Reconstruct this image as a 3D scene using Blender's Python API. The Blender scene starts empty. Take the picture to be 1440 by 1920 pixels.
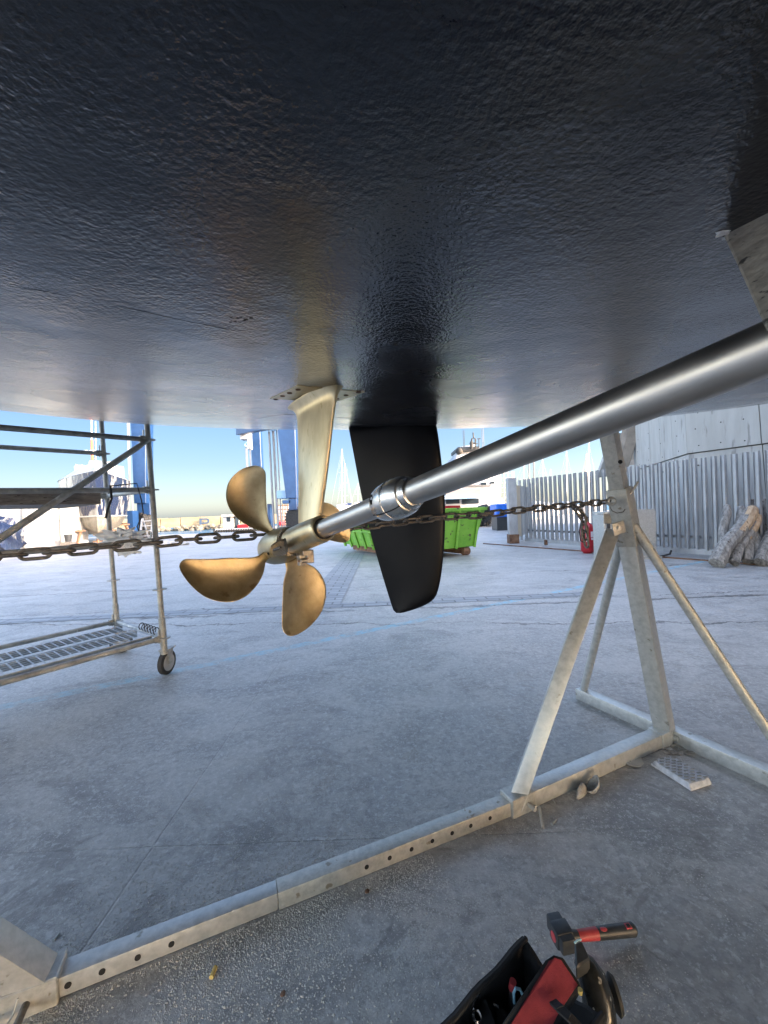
import bpy, bmesh, math, random
from mathutils import Vector, Matrix, noise
R = math.radians
random.seed(7)
V = Vector
sc = bpy.context.scene
col = sc.collection

# ---------------------------------------------------------------- camera
FPX = 740.0
CAM = V((0, 0, 1.25))
rho, pit = R(2.18), R(0.23)
Fw = V((0, math.cos(pit), -math.sin(pit)))
Rt0 = V((1, 0, 0)); Up0 = Rt0.cross(Fw)
Rt = (Rt0 * math.cos(rho) - Up0 * math.sin(rho)).normalized()
Up = Rt.cross(Fw).normalized()
cd = bpy.data.cameras.new('camera'); cam = bpy.data.objects.new('camera', cd); col.objects.link(cam)
mw = Matrix((Rt, Up, -Fw)).transposed().to_4x4(); mw.translation = CAM
cam.matrix_world = mw
cd.sensor_fit = 'VERTICAL'; cd.sensor_height = 36; cd.lens = FPX / 1920 * 36
cd.clip_start = 0.01; cd.clip_end = 5000
sc.camera = cam
sc.render.resolution_x = 768; sc.render.resolution_y = 1024

# ---------------------------------------------------------------- world and sun
SUN = V((0.92, -0.39, 0.0)).normalized(); SUN_EL = R(19)
w = bpy.data.worlds.new("World"); sc.world = w; w.use_nodes = True
nt = w.node_tree; bg = nt.nodes['Background']
sky = nt.nodes.new('ShaderNodeTexSky'); sky.sky_type = 'NISHITA'; sky.sun_disc = False
sky.sun_elevation = SUN_EL; sky.sun_rotation = math.atan2(SUN.x, SUN.y)
sky.air_density = 1.0; sky.dust_density = 1.2; sky.ozone_density = 1.0
# hand-tuned sky factor: a darker, bluer band near the horizon and a brighter dome
tcw = nt.nodes.new('ShaderNodeTexCoord'); spw = nt.nodes.new('ShaderNodeSeparateXYZ'); nt.links.new(tcw.outputs['Generated'], spw.inputs[0])
rpw = nt.nodes.new('ShaderNodeValToRGB'); els = rpw.color_ramp.elements
els[0].position = 0.0; els[0].color = (.205, .222, .27, 1); els[1].position = .75; els[1].color = (1.05, .87, .75, 1)
e_ = els.new(.05); e_.color = (.158, .164, .182, 1); e_ = els.new(.12); e_.color = (.136, .148, .168, 1); e_ = els.new(.25); e_.color = (.135, .158, .182, 1); e_ = els.new(.42); e_.color = (.68, .61, .56, 1)
nt.links.new(spw.outputs[2], rpw.inputs[0])
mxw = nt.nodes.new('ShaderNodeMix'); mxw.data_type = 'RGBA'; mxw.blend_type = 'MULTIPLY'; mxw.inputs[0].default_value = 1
nt.links.new(sky.outputs[0], mxw.inputs[6]); nt.links.new(rpw.outputs[0], mxw.inputs[7]); # sky factor by direction: right side brightened, left side held down
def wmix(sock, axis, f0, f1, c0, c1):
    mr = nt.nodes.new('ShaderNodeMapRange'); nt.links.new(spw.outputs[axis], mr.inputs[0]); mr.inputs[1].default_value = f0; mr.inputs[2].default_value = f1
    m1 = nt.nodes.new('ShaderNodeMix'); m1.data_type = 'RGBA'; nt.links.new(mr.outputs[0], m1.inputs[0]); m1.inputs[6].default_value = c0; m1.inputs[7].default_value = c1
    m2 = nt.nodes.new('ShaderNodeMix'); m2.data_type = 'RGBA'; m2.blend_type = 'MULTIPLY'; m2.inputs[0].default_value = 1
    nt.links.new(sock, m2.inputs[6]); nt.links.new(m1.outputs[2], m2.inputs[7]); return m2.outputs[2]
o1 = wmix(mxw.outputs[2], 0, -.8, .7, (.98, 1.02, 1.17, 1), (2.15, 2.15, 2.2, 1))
def rampnode(axis, stops):
    r_ = nt.nodes.new('ShaderNodeValToRGB'); mr = nt.nodes.new('ShaderNodeMapRange'); nt.links.new(spw.outputs[axis], mr.inputs[0]); mr.inputs[1].default_value = -1; mr.inputs[2].default_value = 1; nt.links.new(mr.outputs[0], r_.inputs[0])
    es = r_.color_ramp.elements
    es[0].position = (stops[0][0] + 1) / 2; es[0].color = (*stops[0][1], 1); es[1].position = (stops[-1][0] + 1) / 2; es[1].color = (*stops[-1][1], 1)
    for p_, c_ in stops[1:-1]: e = es.new((p_ + 1) / 2); e.color = (*c_, 1)
    return r_.outputs[0]
sky_fill = rampnode(1, [(-.6, (7.8, 6.2, 4.9)), (.05, (9.2, 7.3, 5.8)), (.40, (6.0, 4.9, 4.1)), (.66, (1, 1, 1))])  # warm low sky added beside and behind the camera to light the foreground
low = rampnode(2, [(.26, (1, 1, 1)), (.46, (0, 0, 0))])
m1 = nt.nodes.new('ShaderNodeMix'); m1.data_type = 'RGBA'; nt.links.new(low, m1.inputs[0]); m1.inputs[6].default_value = (1, 1, 1, 1); nt.links.new(sky_fill, m1.inputs[7])
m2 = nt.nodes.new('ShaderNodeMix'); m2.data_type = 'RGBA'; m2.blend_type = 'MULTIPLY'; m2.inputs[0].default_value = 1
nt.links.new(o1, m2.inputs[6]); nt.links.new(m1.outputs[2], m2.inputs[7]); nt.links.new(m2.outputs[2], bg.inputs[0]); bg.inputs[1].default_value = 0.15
sl = bpy.data.lights.new('sun', 'SUN'); sl.energy = 2.0; sl.angle = R(0.5); sl.color = (1, .90, .76)
so = bpy.data.objects.new('sun', sl); col.objects.link(so)
sd = V((SUN.x * math.cos(SUN_EL), SUN.y * math.cos(SUN_EL), math.sin(SUN_EL)))
so.rotation_euler = sd.to_track_quat('Z', 'Y').to_euler(); so.location = sd * 30
sc.view_settings.view_transform = 'Standard'; sc.view_settings.look = 'None'
sc.view_settings.exposure = 2.55; sc.view_settings.gamma = 1
sc.cycles.max_bounces = 6

# ---------------------------------------------------------------- projection helpers
def ray(px, py): return Fw + Rt * ((px - 720) / FPX) + Up * ((960 - py) / FPX)
def P(px, py, d): return CAM + ray(px, py) * d
def G(px, py, z=0.0):
    r = ray(px, py); return CAM + r * ((z - CAM.z) / r.z)
def PY(px, py, y):                       # point on world plane Y = y
    r = ray(px, py); return CAM + r * (y / r.y)
def PP(px, py, p, n):                    # point on plane
    r = ray(px, py); return CAM + r * ((p - CAM).dot(n) / r.dot(n))

# ---------------------------------------------------------------- materials
def mat(name, c1, c2=None, rough=0.6, metal=0.0, scale=8.0, detail=6, bump=0.0, bscale=None, stretch=(1, 1, 1),
        spots=None, spotscale=40, spotcut=0.62, rvar=0.0, coat=0.0, spec=0.5, contrast=(0.35, 0.65), trans=0.0, coord='obj'):
    m = bpy.data.materials.new(name); m.use_nodes = True
    n = m.node_tree.nodes; l = m.node_tree.links; b = n['Principled BSDF']
    b.inputs['Roughness'].default_value = rough; b.inputs['Metallic'].default_value = metal
    b.inputs['Coat Weight'].default_value = coat; b.inputs['Specular IOR Level'].default_value = spec
    if trans: b.inputs['Transmission Weight'].default_value = trans
    c2 = c2 or c1
    g = n.new('ShaderNodeNewGeometry'); mp = n.new('ShaderNodeMapping')
    l.new(g.outputs['Position'], mp.inputs[0]); mp.inputs['Scale'].default_value = stretch
    nz = n.new('ShaderNodeTexNoise'); nz.inputs['Scale'].default_value = scale; nz.inputs['Detail'].default_value = detail
    nz.inputs['Roughness'].default_value = 0.62
    l.new(mp.outputs[0], nz.inputs['Vector'])
    cr = n.new('ShaderNodeValToRGB'); cr.color_ramp.elements[0].position = contrast[0]; cr.color_ramp.elements[1].position = contrast[1]
    cr.color_ramp.elements[0].color = (*c1, 1); cr.color_ramp.elements[1].color = (*c2, 1)
    l.new(nz.outputs[0], cr.inputs[0]); out = cr.outputs[0]
    if spots:
        s = n.new('ShaderNodeTexNoise'); s.inputs['Scale'].default_value = spotscale; s.inputs['Detail'].default_value = 5
        l.new(mp.outputs[0], s.inputs['Vector'])
        r2 = n.new('ShaderNodeValToRGB'); r2.color_ramp.elements[0].position = spotcut; r2.color_ramp.elements[1].position = spotcut + .05
        l.new(s.outputs[0], r2.inputs[0])
        mx = n.new('ShaderNodeMix'); mx.data_type = 'RGBA'; l.new(r2.outputs[0], mx.inputs[0]); l.new(out, mx.inputs[6])
        mx.inputs[7].default_value = (*spots, 1); out = mx.outputs[2]
    l.new(out, b.inputs['Base Color'])
    if rvar:
        mr = n.new('ShaderNodeMapRange'); mr.inputs['To Min'].default_value = max(0.03, rough - rvar); mr.inputs['To Max'].default_value = min(1, rough + rvar)
        mr.inputs['From Min'].default_value = .3; mr.inputs['From Max'].default_value = .7
        l.new(nz.outputs[0], mr.inputs[0]); l.new(mr.outputs[0], b.inputs['Roughness'])
    if bump:
        bz = n.new('ShaderNodeTexNoise'); bz.inputs['Scale'].default_value = bscale or scale * 4; bz.inputs['Detail'].default_value = 5
        l.new(mp.outputs[0], bz.inputs['Vector'])
        bp = n.new('ShaderNodeBump'); bp.inputs['Strength'].default_value = 1.0; bp.inputs['Distance'].default_value = bump
        l.new(bz.outputs[0], bp.inputs['Height']); l.new(bp.outputs[0], b.inputs['Normal'])
    return m

GALV = mat('galvanised_steel', (.40, .41, .40), (.54, .545, .53), rough=.42, metal=.5, scale=38, detail=8, bump=.00012, bscale=120, spots=(.27, .26, .22), spotscale=22, spotcut=.67, rvar=.12)
GALVD = mat('galvanised_steel_weathered', (.36, .36, .335), (.52, .515, .48), rough=.48, metal=.45, scale=45, detail=8, bump=.0002, bscale=130, spots=(.25, .22, .17), spotscale=26, spotcut=.65, rvar=.12)
TUBE = mat('scaffold_tube_steel', (.22, .22, .205), (.42, .42, .39), rough=.55, metal=.4, scale=14, detail=8, bump=.0006, bscale=80, spots=(.5, .5, .48), spotscale=30, spotcut=.68, rvar=.12)
DECK = mat('scaffold_deck_steel', (.22, .23, .23), (.42, .43, .43), rough=.5, metal=.3, scale=12, bump=.0005, spots=(.6, .6, .58), spotscale=25, spotcut=.66)
WOODEDGE = mat('scaffold_plank_dirty', (.13, .115, .10), (.27, .245, .215), rough=.75, scale=9, stretch=(1, 1, 5), spots=(.06, .05, .04), spotscale=18, spotcut=.6, bump=.001)
IRON = mat('chain_rusty_steel', (.075, .068, .06), (.20, .185, .165), rough=.5, metal=.35, scale=60, detail=6, bump=.0008, bscale=150, rvar=.12)
STEEL = mat('brushed_shaft_steel', (.50, .485, .455), (.60, .58, .55), rough=.40, metal=1, scale=14, detail=10, bump=.00004, bscale=160, rvar=.08)
ZINC = mat('cast_anode_metal', (.58, .57, .54), (.70, .69, .66), rough=.27, metal=1, scale=30, bump=.0005, bscale=60, rvar=.08)
BRONZE = mat('polished_bronze', (.36, .295, .175), (.52, .445, .29), rough=.43, metal=.85, scale=20, detail=10, bump=.0004, bscale=85, spots=(.29, .225, .125), spotscale=26, spotcut=.62, rvar=.09)
BRONZE2 = mat('pale_strut_bronze', (.50, .40, .23), (.68, .575, .37), rough=.38, metal=.88, scale=22, detail=9, bump=.0005, bscale=90, stretch=(1, 1, .35), spots=(.48, .38, .21), spotscale=60, spotcut=.64, rvar=.1)
CUTTER = mat('rope_cutter_steel', (.20, .18, .15), (.42, .39, .34), rough=.35, metal=.9, scale=60, bump=.0008, bscale=120)
RUD = mat('black_rudder_paint', (.002, .002, .003), (.006, .006, .007), rough=.38, scale=5, bump=.0002, bscale=40, spec=.2, rvar=.06)
BLACK = mat('black_void', (.006, .006, .006), rough=.8)
CONC = mat('pale_board_marked_concrete', (.36, .35, .32), (.44, .43, .40), rough=.85, scale=2.2, detail=12, bump=.004, bscale=14, stretch=(1.6, 1.6, .28), spots=(.27, .26, .24), spotscale=4, spotcut=.63)
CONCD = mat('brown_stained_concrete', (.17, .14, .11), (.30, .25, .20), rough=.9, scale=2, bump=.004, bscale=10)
FENCE = mat('galvanised_fence_sheet', (.34, .345, .35), (.47, .475, .475), rough=.55, metal=.1, scale=7, detail=8, stretch=(1, 1, .4), bump=.001, bscale=30, rvar=.1)
LOG = mat('weathered_grey_log', (.13, .12, .11), (.36, .34, .31), rough=.9, scale=9, detail=9, bump=.005, bscale=30, stretch=(2.4, 2.4, .25), spots=(.07, .06, .05), spotscale=11, spotcut=.62)
WOODSUN = mat('sunlit_log_tip', (.36, .23, .13), (.58, .43, .28), rough=.85, scale=14, bump=.006, bscale=22, stretch=(1.4, 1.4, .3), spots=(.15, .09, .05), spotscale=14, spotcut=.62)  # warm sunlight painted into the colour of the log tips
BLUE = mat('blue_crane_paint', (.006, .032, .10), (.012, .048, .14), rough=.4, scale=2, bump=.001)
BLUEL = mat('pale_blue_crane_paint', (.25, .42, .60), (.33, .50, .66), rough=.45, scale=2)
WHITE = mat('white_gelcoat', (.32, .33, .34), (.39, .40, .41), rough=.3, scale=1.2)
WHITEB = mat('shaded_white_paint', (.32, .335, .36), (.40, .415, .44), rough=.4, scale=1)
NAVY = mat('navy_topside', (.015, .03, .08), (.03, .05, .12), rough=.25, scale=3)
WRAP = mat('translucent_plastic_wrap', (.19, .185, .165), (.31, .30, .28), rough=.25, scale=2.2, detail=8, bump=.05, bscale=5, spots=(.012, .02, .05), spotscale=1.5, spotcut=.43, stretch=(1.6, 1.6, .5))
WRAPW = mat('white_plastic_sheet', (.26, .26, .25), (.36, .36, .345), rough=.35, scale=1.5, bump=.04, bscale=3.5)
GREEN = mat('green_skip_paint', (.12, .33, .03), (.19, .43, .05), rough=.5, scale=3, detail=7, bump=.002, bscale=12, spots=(.06, .045, .03), spotscale=7, spotcut=.62)
RUBBER = mat('black_rubber', (.015, .015, .015), (.04, .038, .035), rough=.75, scale=8, bump=.002)
RUST = mat('rusty_steel', (.12, .06, .035), (.26, .15, .09), rough=.85, scale=9, bump=.002)
RED = mat('red_extinguisher_paint', (.36, .01, .018), (.45, .02, .03), rough=.3, scale=6)
REDF = mat('red_canvas', (.17, .012, .022), (.24, .022, .032), rough=.75, scale=30, bump=.0008, bscale=500)
REDP = mat('red_grip_plastic', (.42, .045, .05), (.52, .07, .075), rough=.5, scale=30)
FABRIC = mat('black_canvas', (.007, .007, .008), (.02, .02, .022), rough=.85, scale=25, bump=.0008, bscale=420)
DPLAST = mat('dark_grey_plastic', (.02, .022, .025), (.045, .048, .05), rough=.45, scale=30, bump=.0003, bscale=120)
PAINTED = mat('paint_splashed_black_plastic', (.012, .013, .013), (.03, .032, .032), rough=.22, scale=25, spots=(.4, .4, .37), spotscale=38, spotcut=.645, bump=.0004)
CHROME = mat('chrome_tool_steel', (.6, .6, .6), rough=.15, metal=1)
CYAN = mat('pale_cyan_plastic', (.3, .55, .68), rough=.4)
YEL = mat('yellow_filter', (.50, .36, .10), (.6, .45, .16), rough=.8, scale=60)
WALLY = mat('sunlit_sandstone_wall', (.22, .18, .11), (.31, .26, .17), rough=.9, scale=.35, detail=9, stretch=(1, 1, 2), bump=.05, bscale=1.5)
ROCK = mat('breakwater_rock', (.12, .10, .075), (.22, .195, .15), rough=.95, scale=1.0, bump=.1, bscale=2)
BEIGE = mat('beige_board', (.55, .45, .32), (.62, .52, .38), rough=.7, scale=2)
MAST = mat('pale_mast_alloy', (.42, .42, .43), rough=.4)
MASTD = mat('dark_mast_carbon', (.06, .06, .07), rough=.4)
ORANGE = mat('orange_mast_paint', (.6, .12, .05), rough=.5)
SLING = mat('grey_lifting_sling', (.12, .12, .13), (.3, .3, .31), rough=.55, scale=4, stretch=(3, 3, .3))
PEB = mat('pale_grit', (.38, .37, .34), (.62, .60, .55), rough=.9, scale=70)
BLUETARP = mat('bright_blue_plastic', (.01, .11, .55), (.02, .17, .68), rough=.4, scale=5)
BRICKM = mat('dusty_grey_foam', (.44, .44, .46), (.62, .62, .65), rough=.9, scale=45, bump=.002, bscale=70)
SHELLM = mat('flaky_grey_shell', (.22, .20, .18), (.42, .40, .37), rough=.8, scale=40, bump=.002, bscale=90)
RAG = mat('crumpled_white_cloth', (.60, .61, .62), (.76, .77, .78), rough=.8, scale=15, bump=.01, bscale=20)
GLASS = mat('dark_window_glass', (.02, .03, .04), rough=.08)
SKEGM = mat('rough_grey_fairing_paint', (.20, .195, .18), (.36, .35, .32), rough=.75, scale=60, detail=8, bump=.004, bscale=75, spots=(.04, .042, .045), spotscale=70, spotcut=.63)
EXLBL = mat('white_label_print', (.75, .68, .68), rough=.5)
PBLUE = mat('blue_grey_letter_paint', (.03, .06, .11), (.05, .08, .13), rough=.9, scale=2)

def hull_material():
    m = bpy.data.materials.new('navy_antifouling_paint'); m.use_nodes = True
    n = m.node_tree.nodes; l = m.node_tree.links; b = n['Principled BSDF']
    g = n.new('ShaderNodeNewGeometry')
    def noise_(sc_, det, st=(1, 1, 1), dist=0):
        mp = n.new('ShaderNodeMapping'); mp.inputs['Scale'].default_value = st; l.new(g.outputs['Position'], mp.inputs[0])
        z = n.new('ShaderNodeTexNoise'); z.inputs['Scale'].default_value = sc_; z.inputs['Detail'].default_value = det; z.inputs['Distortion'].default_value = dist
        l.new(mp.outputs[0], z.inputs['Vector']); return z.outputs[0]
    def math_(op, a, b_=None):
        x = n.new('ShaderNodeMath'); x.operation = op
        for i, v in enumerate((a, b_)):
            if v is None: continue
            if hasattr(v, 'links') or hasattr(v, 'node'): l.new(v, x.inputs[i])
            else: x.inputs[i].default_value = v
        return x.outputs[0]
    cr = n.new('ShaderNodeValToRGB'); cr.color_ramp.elements[0].color = (.002, .004, .011, 1); cr.color_ramp.elements[1].color = (.005, .008, .019, 1)
    l.new(noise_(3, 6), cr.inputs[0]); l.new(cr.outputs[0], b.inputs['Base Color'])
    b.inputs['Roughness'].default_value = .25; b.inputs['Specular IOR Level'].default_value = .25; b.inputs['IOR'].default_value = 1.5; b.inputs['Coat Weight'].default_value = 1; b.inputs['Coat Roughness'].default_value = .17; b.inputs['Coat IOR'].default_value = 1.6
    fine = noise_(210, 2, (1, 1, 1), .1); mid = noise_(75, 3, (1, 1, 1), .15); big = noise_(9, 3)
    h = math_('ADD', math_('MULTIPLY', fine, .0008), math_('MULTIPLY', mid, .00062))
    mask = n.new('ShaderNodeMapRange'); mask.inputs['From Min'].default_value = .35; mask.inputs['From Max'].default_value = .65
    mask.inputs['To Min'].default_value = .6; mask.inputs['To Max'].default_value = 1.5
    l.new(big, mask.inputs[0])
    h = math_('MULTIPLY', h, mask.outputs[0])
    h = math_('ADD', h, math_('MULTIPLY', noise_(7, 2), .0025))
    rr_ = n.new('ShaderNodeMapRange'); l.new(noise_(2.4, 8, (1, 1, 1), .6), rr_.inputs[0]); rr_.inputs[1].default_value = .35; rr_.inputs[2].default_value = .65; rr_.inputs[3].default_value = .19; rr_.inputs[4].default_value = .33; l.new(rr_.outputs[0], b.inputs['Roughness'])
    bp = n.new('ShaderNodeBump'); bp.inputs['Strength'].default_value = 1; bp.inputs['Distance'].default_value = 1.0
    l.new(h, bp.inputs['Height']); l.new(bp.outputs[0], b.inputs['Normal']); l.new(bp.outputs[0], b.inputs['Coat Normal'])
    return m
HULLM = hull_material()

def ground_material():
    m = bpy.data.materials.new('stained_yard_concrete'); m.use_nodes = True
    n = m.node_tree.nodes; l = m.node_tree.links; b = n['Principled BSDF']
    g = n.new('ShaderNodeNewGeometry'); sep = n.new('ShaderNodeSeparateXYZ'); l.new(g.outputs['Position'], sep.inputs[0])
    X, Y = sep.outputs[0], sep.outputs[1]
    def N(sc_, det=6, st=(1, 1, 1), dist=0, rg=.6):
        mp = n.new('ShaderNodeMapping'); mp.inputs['Scale'].default_value = st; l.new(g.outputs['Position'], mp.inputs[0])
        z = n.new('ShaderNodeTexNoise'); z.inputs['Scale'].default_value = sc_; z.inputs['Detail'].default_value = det
        z.inputs['Distortion'].default_value = dist; z.inputs['Roughness'].default_value = rg
        l.new(mp.outputs[0], z.inputs['Vector']); return z.outputs[0]
    def mt(op, *a):
        x = n.new('ShaderNodeMath'); x.operation = op
        for i, v in enumerate(a):
            if isinstance(v, (int, float)): x.inputs[i].default_value = v
            else: l.new(v, x.inputs[i])
        return x.outputs[0]
    def rng(v, a, b_, c=0, d=1):
        x = n.new('ShaderNodeMapRange'); l.new(v, x.inputs[0])
        for i, q in zip((1, 2, 3, 4), (a, b_, c, d)): x.inputs[i].default_value = q
        return x.outputs[0]
    def mix(f, c1, c2):
        x = n.new('ShaderNodeMix'); x.data_type = 'RGBA'
        if isinstance(f, (int, float)): x.inputs[0].default_value = f
        else: l.new(f, x.inputs[0])
        for i, c in ((6, c1), (7, c2)):
            if isinstance(c, tuple): x.inputs[i].default_value = (*c, 1)
            else: l.new(c, x.inputs[i])
        return x.outputs[2]
    big = N(.55, 6, (1, 1.4, 1)); med = N(3.2, 9, (1, 1, 1), .4, .68); fine = N(55, 6)
    c = mix(rng(big, .36, .64), (.30, .288, .272), (.405, .39, .368))
    c = mix(rng(med, .40, .68), c, (.48, .465, .44))
    c = mix(mt('MULTIPLY', rng(N(1.3, 8, (1, 1.6, 1), .8, .7), .52, .62), .60), c, (.175, .17, .165))
    c = mix(mt('MULTIPLY', rng(N(2.1, 8, (1.3, 1, 1), 1.2, .7), .56, .63), .35), c, (.26, .22, .17))
    c = mix(mt('MULTIPLY', rng(fine, .3, .5, 1, 0), .35), c, (.10, .10, .10))
    c = mix(mt('MULTIPLY', rng(N(130, 3), .60, .66), rng(N(3, 5), .40, .55)), c, (.66, .64, .60))
    # wobble for the joint and crack lines
    wob = mt('MULTIPLY', mt('SUBTRACT', N(2.5, 5), .5), .05)
    wobc = mt('MULTIPLY', mt('SUBTRACT', N(1.8, 8, (1, 1, 1), 0, .7), .5), .55)
    joint = None
    for (ax, v) in ((X, -.93), (X, 1.665), (X, 4.26), (X, -3.53), (Y, 1.5), (Y, 5.52), (Y, 9.5)):
        d_ = mt('ABSOLUTE', mt('ADD', mt('SUBTRACT', ax, v), mt('MULTIPLY', wob, .35)))
        k = rng(d_, .0015, .005, 1, 0)
        joint = k if joint is None else mt('MAXIMUM', joint, k)
    crk = None
    for (a_, b_, c_, wd) in ((.0, 1, -4.98, .05), (.12, 1, -4.35, .02), (-.05, 1, -7.2, .03), (.02, 1, -5.3, .014)):
        d_ = mt('ABSOLUTE', mt('ADD', mt('ADD', mt('MULTIPLY', X, a_), mt('ADD', mt('MULTIPLY', Y, b_), c_)), wobc))
        k = mt('MULTIPLY', rng(d_, wd * .4, wd, 1, 0), rng(N(1.1, 3), .40, .50))
        crk = k if crk is None else mt('MAXIMUM', crk, k)
    c = mix(mt('MULTIPLY', rng(N(24, 8, (1, 1, 1), .3, .72), .44, .60), .5), c, (.19, .185, .18))
    c = mix(mt('MULTIPLY', rng(N(38, 6, (1, 1, 1), .2, .7), .54, .62), .62), c, (.56, .555, .54))
    # pale dust lying along the stand's spreader bar
    dd_ = mt('ABSOLUTE', mt('ADD', mt('ADD', mt('MULTIPLY', X, -.37), mt('MULTIPLY', Y, .929)), -1.22))
    c = mix(mt('MULTIPLY', mt('MULTIPLY', rng(dd_, .05, .5, 1, 0), rng(N(7, 8, (1, 1, 1), .2, .7), .45, .60)), mt('MULTIPLY', rng(N(190, 3), .45, .58), rng(X, .3, .9, .85, 0))), c, (.58, .56, .50))
    c = mix(mt('MULTIPLY', joint, .14), c, (.10, .10, .10))
    c = mix(mt('MULTIPLY', crk, .8), c, (.055, .05, .045))
    c = mix(mt('MULTIPLY', rng(N(.9, 9, (1, 1.8, 1), 1.5, .7), .50, .58), .34), c, (.52, .50, .47))
    c = mix(mt('MULTIPLY', mt('MULTIPLY', rng(N(1.7, 9, (1, 1, 1), 2.0, .75), .55, .60), rng(Y, 1.2, 2.4, 1, .3)), .5), c, (.15, .14, .13))
    # painted blue line, worn
    d_ = mt('ABSOLUTE', mt('ADD', mt('ADD', mt('MULTIPLY', X, -.495), mt('MULTIPLY', Y, .869)), -3.68))
    k = mt('MULTIPLY', rng(d_, .05, .06, 1, 0), mt('MULTIPLY', rng(N(9, 9, (1, 1, 1), 0, .75), .42, .60), rng(X, -4, 1.5, .35, 1.0)))
    c = mix(k, c, (.20, .46, .58))
    l.new(c, b.inputs['Base Color'])
    l.new(rng(med, .3, .7, .36, .62), b.inputs['Roughness'])
    h = mt('ADD', mt('MULTIPLY', med, .006), mt('MULTIPLY', fine, .0016))
    h = mt('ADD', h, mt('MULTIPLY', N(22, 8, (1, 1, 1), .3, .72), .004))
    h = mt('ADD', h, mt('MULTIPLY', N(5, 7, (.6, 1.5, 1), .5), .007))
    h = mt('ADD', h, mt('MULTIPLY', N(160, 2), .0006))
    h = mt('SUBTRACT', h, mt('MULTIPLY', mt('MAXIMUM', mt('MULTIPLY', joint, .3), crk), .006))
    bp = n.new('ShaderNodeBump'); bp.inputs['Distance'].default_value = 1.0; bp.inputs['Strength'].default_value = .8
    l.new(h, bp.inputs['Height']); l.new(bp.outputs[0], b.inputs['Normal'])
    return m
GROUND = ground_material()

def water_material():
    m = mat('harbour_water', (.012, .07, .13), (.02, .10, .17), rough=.25, scale=.5, bump=.25, bscale=1.2, stretch=(1, .6, 1))
    return m
WATER = water_material()

def paving_material():
    m = bpy.data.materials.new('block_paving'); m.use_nodes = True
    n = m.node_tree.nodes; l = m.node_tree.links; b = n['Principled BSDF']
    g = n.new('ShaderNodeNewGeometry'); br = n.new('ShaderNodeTexBrick'); l.new(g.outputs['Position'], br.inputs['Vector'])
    br.inputs['Color1'].default_value = (.25, .26, .27, 1); br.inputs['Color2'].default_value = (.33, .34, .35, 1); br.inputs['Mortar'].default_value = (.15, .15, .15, 1)
    br.inputs['Scale'].default_value = 1.0; br.inputs['Brick Width'].default_value = .30; br.inputs['Row Height'].default_value = .14; br.inputs['Mortar Size'].default_value = .012
    l.new(br.outputs[0], b.inputs['Base Color']); b.inputs['Roughness'].default_value = .6
    bp = n.new('ShaderNodeBump'); bp.inputs['Distance'].default_value = .006; bp.invert = True
    l.new(br.outputs['Fac'], bp.inputs['Height']); l.new(bp.outputs[0], b.inputs['Normal'])
    return m
PAVE = paving_material()

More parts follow.
